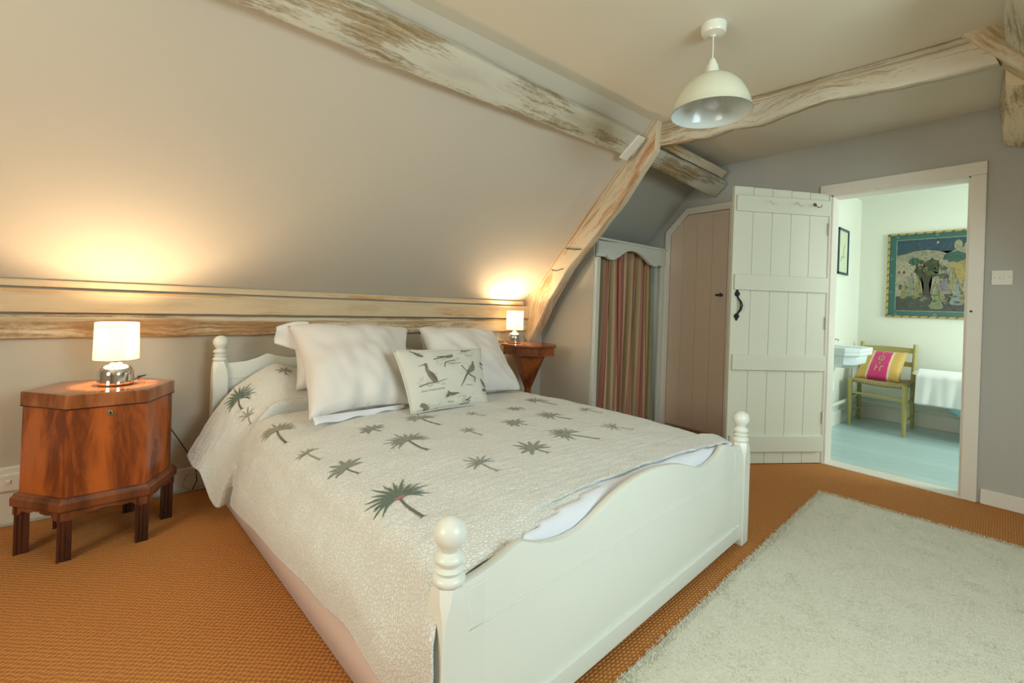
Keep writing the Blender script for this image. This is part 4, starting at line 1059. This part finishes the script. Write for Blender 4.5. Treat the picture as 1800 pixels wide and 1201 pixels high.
def bsurf(s, t):
    s = min(.99, max(.01, s)); t = min(.99, max(.01, t)); p, n0 = bs_(s, t); a_ = bs_(min(s+.02, 1), t)[0]-bs_(max(s-.02, 0), t)[0]; b_2 = bs_(s, min(t+.02, 1))[0]-bs_(s, max(t-.02, 0))[0]
    return p, a_.cross(b_2).normalized()
def subdiv(poly, mx=.05):
    out = []
    for a_, b_2 in zip(poly, poly[1:]+poly[:1]):
        k = max(1, int(math.hypot(a_[0]-b_2[0], a_[1]-b_2[1])/mx)); out += [(a_[0]+(b_2[0]-a_[0])*i/k, a_[1]+(b_2[1]-a_[1])*i/k) for i in range(k)]
    return out
def stroke(pts, w0, w1=None):
    w1 = w1 or w0; out = []
    for i in range(len(pts)-1):
        (x0, y0), (x1, y1) = pts[i], pts[i+1]; l_ = math.hypot(x1-x0, y1-y0) or 1; nx_, ny_ = -(y1-y0)/l_, (x1-x0)/l_
        a_ = w0+(w1-w0)*i/(len(pts)-1); b_2 = w0+(w1-w0)*(i+1)/(len(pts)-1)
        out.append([(x0+nx_*a_, y0+ny_*a_), (x1+nx_*b_2, y1+ny_*b_2), (x1-nx_*b_2, y1-ny_*b_2), (x0-nx_*a_, y0-ny_*a_)])
    return out
def zpoly(pts): return [zc(*p) for p in pts]
def zell(cx, cy, rx, ry, rot=0, n=12): return [zc(cx+rx*math.cos(a_)*math.cos(rot)-ry*math.sin(a_)*math.sin(rot), cy+rx*math.cos(a_)*math.sin(rot)+ry*math.sin(a_)*math.cos(rot)) for a_ in [2*PI*k/n for k in range(n)]]
def zstroke(pts, w0, w1=None): return [zpoly(q) for q in stroke(pts, w0, w1)]
def bird(parts_l, parts_m, parts_d):
    for k, (lst, mt) in enumerate(((parts_l, m_printl), (parts_m, m_printm), (parts_d, m_print))):
        if lst: decal(bc, 'printed_bird' if mt is not m_printl else 'printed_foliage', bsurf, lst, mt, .0014+.0007*k)
def sprig(cx, cy, w_, h_, n=7, sd=0):
    r = random.Random(sd); out = []
    for k in range(n):
        x_, y_ = cx+r.uniform(-w_, w_), cy+r.uniform(-h_, h_); out += zstroke([(x_-r.uniform(8, 26), y_+r.uniform(-8, 8)), (x_+r.uniform(8, 26), y_+r.uniform(-10, 10))], 3, 1.2)
    return out
# crested bird, left
bird(sprig(400, 640, 110, 70, 16, 1)+sprig(470, 715, 160, 14, 12, 2), zstroke([(300, 445), (370, 428)], 3, 6)+[zell(385, 435, 24, 22)]+zstroke([(395, 455), (392, 500), (400, 530)], 15, 22)+[zpoly([(380, 510), (420, 520), (470, 560), (510, 620), (525, 690), (480, 700), (440, 650), (400, 590)])],
     zstroke([(385, 455), (400, 470)], 9)+[zpoly([(420, 535), (470, 565), (512, 625), (528, 685), (500, 670), (450, 600)]), zpoly([(365, 425), (400, 412), (405, 428)])]+zstroke([(300, 715), (400, 690), (520, 690), (650, 660)], 7, 3))
# long tailed bird, right
bird(sprig(960, 540, 110, 90, 14, 3)+sprig(1000, 700, 120, 30, 8, 4), [zell(1062, 437, 19, 20), zpoly([(1055, 450), (1075, 455), (1098, 500), (1095, 545), (1050, 580), (980, 600), (950, 570), (1000, 510)])]+zstroke([(970, 580), (1020, 630), (1080, 650), (1110, 670), (1095, 730)], 12, 7),
     zstroke([(985, 560), (930, 660), (870, 780)], 18, 4)+zstroke([(1055, 455), (1062, 475)], 10)+zstroke([(870, 480), (950, 570)], 6, 3))
# kestrel on a branch
bird(sprig(640, 400, 110, 60, 16, 5)+sprig(820, 370, 40, 25, 6, 6), [zell(715, 325, 62, 26, -.25), zell(755, 305, 20, 17)], zstroke([(490, 368), (600, 340), (680, 330)], 7, 12)+zstroke([(530, 328), (640, 325)], 4, 8)+zstroke([(620, 490), (640, 420), (720, 400), (790, 395)], 7, 5))
bird(sprig(320, 270, 95, 55, 12, 7), [zell(325, 270, 62, 20, .75)], zstroke([(245, 205), (330, 280), (380, 298)], 5, 10))
bird(sprig(980, 270, 120, 22, 14, 8), [zell(950, 238, 50, 10, -.05)], zstroke([(900, 240), (960, 236), (1060, 224)], 10, 4)+[zell(907, 232, 13, 11)])
bird(sprig(1235, 500, 45, 40, 6, 9), [zell(1238, 450, 42, 17, .4)], zstroke([(1205, 425), (1245, 460), (1295, 450)], 8, 4)+zstroke([(1210, 500), (1290, 520)], 5))
bird(sprig(1270, 800, 75, 80, 12, 10), [zell(1265, 750, 62, 24, .8), zell(1222, 695, 18, 16)], zstroke([(1225, 720), (1290, 785), (1338, 795)], 8, 10)+[zell(1290, 840, 52, 22)])
bird(sprig(750, 880, 110, 35, 12, 11), [zell(740, 865, 75, 18, .1)], zstroke([(670, 825), (700, 850), (840, 862)], 9, 8)+[zell(680, 880, 26, 16)])
bird(sprig(1030, 930, 110, 55, 18, 12), [], zstroke([(960, 960), (1020, 950), (1045, 920)], 8, 5)+zstroke([(900, 1000), (1040, 990)], 4)+zstroke([(1000, 980), (1050, 965)], 5))
bird(sprig(500, 980, 90, 50, 14, 13), [zell(390, 965, 72, 26, .6), zell(345, 945, 24, 20)], zstroke([(370, 1000), (450, 1040), (520, 1030), (570, 1005)], 9, 5))
def caption(txt, x, y, size):
    cu = bpy.data.curves.new('txt', 'FONT'); cu.body = txt; cu.size = 1; cu.shear = .4; cu.resolution_u = 2
    o = bpy.data.objects.new('txt', cu); COL.objects.link(o); dg = bpy.context.evaluated_depsgraph_get(); dg.update()
    me = bpy.data.meshes.new_from_object(o.evaluated_get(dg)); bpy.data.objects.remove(o)
    for v_ in me.vertices:
        s, t = zc(x+v_.co.x*size, y-v_.co.y*size*1.0); p, n_ = bsurf(s, t); v_.co = p+n_*.003-wloc(bc)
    me.materials.clear(); me.materials.append(m_printm); o = bpy.data.objects.new('printed_caption', me); COL.objects.link(o); o.parent = bc
caption('Great Crested Grebe', 318, 790, 34); caption('French Kestrel', 672, 448, 32); caption('Pheasant', 945, 772, 30); caption('Sea Plover', 945, 332, 30); caption('Teal', 1262, 900, 28); caption('Bunting', 695, 962, 28)

# ---------------------------------------------------------------- left cellarette
T0 = .672
hx = [(-.372, 2.728), (-.220, 2.545), (.040, 2.565), (.140, 2.775), (-.012, 2.965), (-.272, 2.945)]
cx_ = sum(p[0] for p in hx)/6; cy_ = sum(p[1] for p in hx)/6
tb_ = thing('cellarette', 'tall six-sided mahogany cellarette on six legs by the wall', 'side table', (cx_, cy_, 0))
def hr(s, z, pad=0):
    o = []
    for x_, y_ in hx:
        d = V((x_-cx_, y_-cy_, 0)); o.append(V((cx_, cy_, z))+d*s+d.normalized()*pad)
    return o
def hexbody(name, rings, mat, bev=.0015, par=None):
    bm = BM(); vs = grid(bm, rings, closed=True); bm.faces.new(vs[0][::-1]); bm.faces.new(vs[-1]); return obj(name, bm, mat, par or tb_, bevel=bev)
hexbody('body', [hr(.985, .245), hr(.975, .612)], m_mah)
lid = hexbody('lid', [hr(.99, .612), hr(1.005, .616), hr(1.005, .667), hr(.998, T0)], m_mah2)
hexbody('lid_lip', [hr(1.0, .6105), hr(1.014, .6125), hr(1.0, .6145)], m_mahd, 0, lid)
hexbody('plinth_moulding', [hr(1.03, .195), hr(1.09, .205), hr(1.09, .235), hr(1.06, .243), hr(1.05, .252), hr(.99, .255)], m_mahp, .003)
# scalloped apron
for k in range(6):
    a_, b_2 = hr(1.05, 0)[k], hr(1.05, 0)[(k+1) % 6]; d = b_2-a_; inn = (V((cx_, cy_, 0))-(a_+b_2)/2).normalized()
    sc = [(0, .165), (.12, .165), (.16, .175), (.2, .185), (.3, .182), (.40, .185), (.47, .195), (.5, .19), (.53, .195), (.6, .185), (.7, .182), (.8, .185), (.84, .175), (.88, .165), (1, .165)]
    bm = BM(); prism(bm, [a_+V((0, 0, .205)), b_2+V((0, 0, .205))]+[a_+d*s+V((0, 0, z)) for s, z in sc[::-1]], inn*.014); obj('apron', bm, m_mahp, tb_)
for k in range(6):
    c0 = hr(.94, 0)[k]; d = (c0-V((cx_, cy_, 0))).normalized(); s_ = V((-d.y, d.x, 0)); bm = BM()
    h2 = .022
    pts = [(-h2, -h2), (h2, -h2), (h2, -.012), (h2-.004, -.008), (h2, -.003), (h2, .003), (h2-.004, .008), (h2, .012), (h2, h2), (-h2, h2)]
    if k in (1, 2): rot = -PI/2 if k == 1 else -PI/2
    ax1, ax2 = V((1, .08, 0)).normalized(), V((-.08, 1, 0)).normalized()
    flu = []
    for q in range(4):
        ca, sa = math.cos(q*PI/2), math.sin(q*PI/2)
        for x_, y_ in [(h2, -h2), (h2, -.014), (h2-.003, -.010), (h2, -.006), (h2, .0), (h2-.003, .004), (h2, .009), (h2, .014)]:
            flu.append(c0+ax1*(x_*ca-y_*sa)+ax2*(x_*sa+y_*ca))
    prism(bm, flu, (0, 0, .20)); obj('leg', bm, m_mahd, tb_)
f0, f1 = hr(.976, 0)[1], hr(.976, 0)[2]; fd = (f1-f0).normalized(); fn_ = V((fd.y, -fd.x, 0)); kc = f0.lerp(f1, .52)+V((0, 0, .583))
obj('escutcheon', obox(BM(), kc, fd, V((0, 0, 1)), fn_, (-.009, -.013, -.003), (.009, .013, .004)), m_brass, tb_, bevel=.003)
obj('keyhole', obox(BM(), kc, fd, V((0, 0, 1)), fn_, (-.003, -.008, .003), (.003, .006, .0046)), m_iron, tb_)

# ---------------------------------------------------------------- table lamps
def lamp(c, zb, k, ks, label, cord, zs0, zs1, rs):
    o = thing('table_lamp', label, 'table lamp', (c[0], c[1], zb), 'bedside table lamps')
    c = V((c[0], c[1], zb)); H_ = zs0-zb
    bm = BM(); pr = [(0, 0), (k*.97, 0), (k, .004), (k, .012)]
    for i in range(9):
        a_ = i/8*PI/2; pr.append((k*(.40+.60*math.cos(a_)), .45*H_*.9+.40*H_*math.sin(a_)))
    pr += [(k*.3, .87*H_), (k*.22, .9*H_), (k*.2, 1.05*H_), (0, 1.05*H_)]
    lathe(bm, c, pr, 40); obj('lamp_base', bm, m_chrome, o, True, angle=50)
    bm = BM(); lathe(bm, c, [(rs*.995, zs0-zb), (rs, zs0-zb+.002), (rs*.97, zs1-zb-.002), (rs*.965, zs1-zb)], 48); ob = obj('lamp_shade', bm, m_shade, o, 'all'); md = ob.modifiers.new('s', 'SOLIDIFY'); md.thickness = .0015
    bm = BM(); tube(bm, [c+V((rs*math.cos(a_), rs*math.sin(a_), zs0-zb+.001)) for a_ in [2*PI*q/40 for q in range(41)]], .0014, 5, False)
    tube(bm, [c+V((rs*.967*math.cos(a_), rs*.967*math.sin(a_), zs1-zb)) for a_ in [2*PI*q/40 for q in range(41)]], .0014, 5, False)
    for q in range(3): a_ = q*2*PI/3; tube(bm, [c+V((0, 0, 1.02*H_)), c+V((rs*math.cos(a_), rs*math.sin(a_), zs0-zb+.004))], .001, 5)
    obj('shade_ring', bm, m_brass, o, True)
    bz = (zs0*.6+zs1*.4)-zb
    bm = BM(); lathe(bm, c, [(.008, 1.04*H_), (.010, bz-.015), (.017, bz+.002), (.019, bz+.012), (.014, bz+.024), (0, bz+.03)], 16); obj('bulb', bm, m_bulb, o, 'all')
    bm = BM(); tube(bm, [V(p) for p in cord], .0028, 6); obj('cord', bm, m_black, o, True)
    d = bpy.data.lights.new('bulb_light', 'POINT'); d.energy = LAMP_POWER; d.color = LAMP_COL; d.shadow_soft_size = .022
    lo = bpy.data.objects.new('bulb_light', d); COL.objects.link(lo); lo.parent = o; lo.location = (0, 0, bz+.055)
lamp((-.078, 2.755), T0+.001, .066, 1, 'larger chrome lamp with drum shade on the cellarette',
     [(-.02, 2.79, T0+.008), (.02, 2.83, T0+.022), (.03, 2.88, T0+.018), (.0, 2.93, T0+.006), (.02, 3.0, T0-.02), (.06, 3.03, .5), (.13, 3.02, .40), (.20, 3.03, .27), (.26, 3.04, .16), (.27, 3.04, .06), (.25, 3.04, .015)], .787, .957, .082)
# ---------------------------------------------------------------- right work table
wc = V((2.50, 2.80, 0)); ZT = .785
wt = thing('work_table', 'octagonal mahogany work table on tapering stem, right of the bed', 'side table', wc)
def octr(r, z, a0=PI/8, n=8): return [wc+V((r*math.cos(a0+2*PI*k/n), r*math.sin(a0+2*PI*k/n), z)) for k in range(n)]
def ob8(name, rings, mat, bev=.002):
    bm = BM(); vs = grid(bm, rings, closed=True); bm.faces.new(vs[0][::-1]); bm.faces.new(vs[-1]); return obj(name, bm, mat, wt, bevel=bev)
ob8('table_top', [octr(.236, ZT-.02), octr(.242, ZT-.012), octr(.238, ZT)], m_work)
ob8('frieze', [octr(.222, ZT-.085), octr(.228, ZT-.082), octr(.222, ZT-.074), octr(.222, ZT-.02)], m_work)
ob8('stem', [octr(.04, .12), octr(.026, .30), octr(.03, .42), octr(.148, ZT-.085)], m_work)
ob8('foot_base', [octr(.17, .0), octr(.175, .03), octr(.12, .06), octr(.06, .12)], m_mahd)
lamp((2.42, 2.90), ZT+.001, .055, 1, 'smaller chrome lamp with drum shade on the octagonal table',
     [(2.38, 2.93, ZT+.006), (2.33, 2.94, ZT+.022), (2.29, 2.94, ZT+.012), (2.26, 2.96, ZT-.01), (2.24, 3.02, ZT-.05), (2.24, 3.05, .4), (2.24, 3.05, .02)], .893, 1.055, .072)
# pale cable by the bed head
bm = BM(); tube(bm, [(.25, 3.04, .012), (.20, 3.02, .05), (.22, 2.99, .12), (.28, 2.97, .13), (.33, 3.0, .06), (.42, 3.04, .01)], .003, 6)
tag(obj('loose_cable', bm, m_greyflex, None, True, origin=(.3, 3.0, .01)), 'pale loose cable looped on the skirting by the bed head', 'cable')
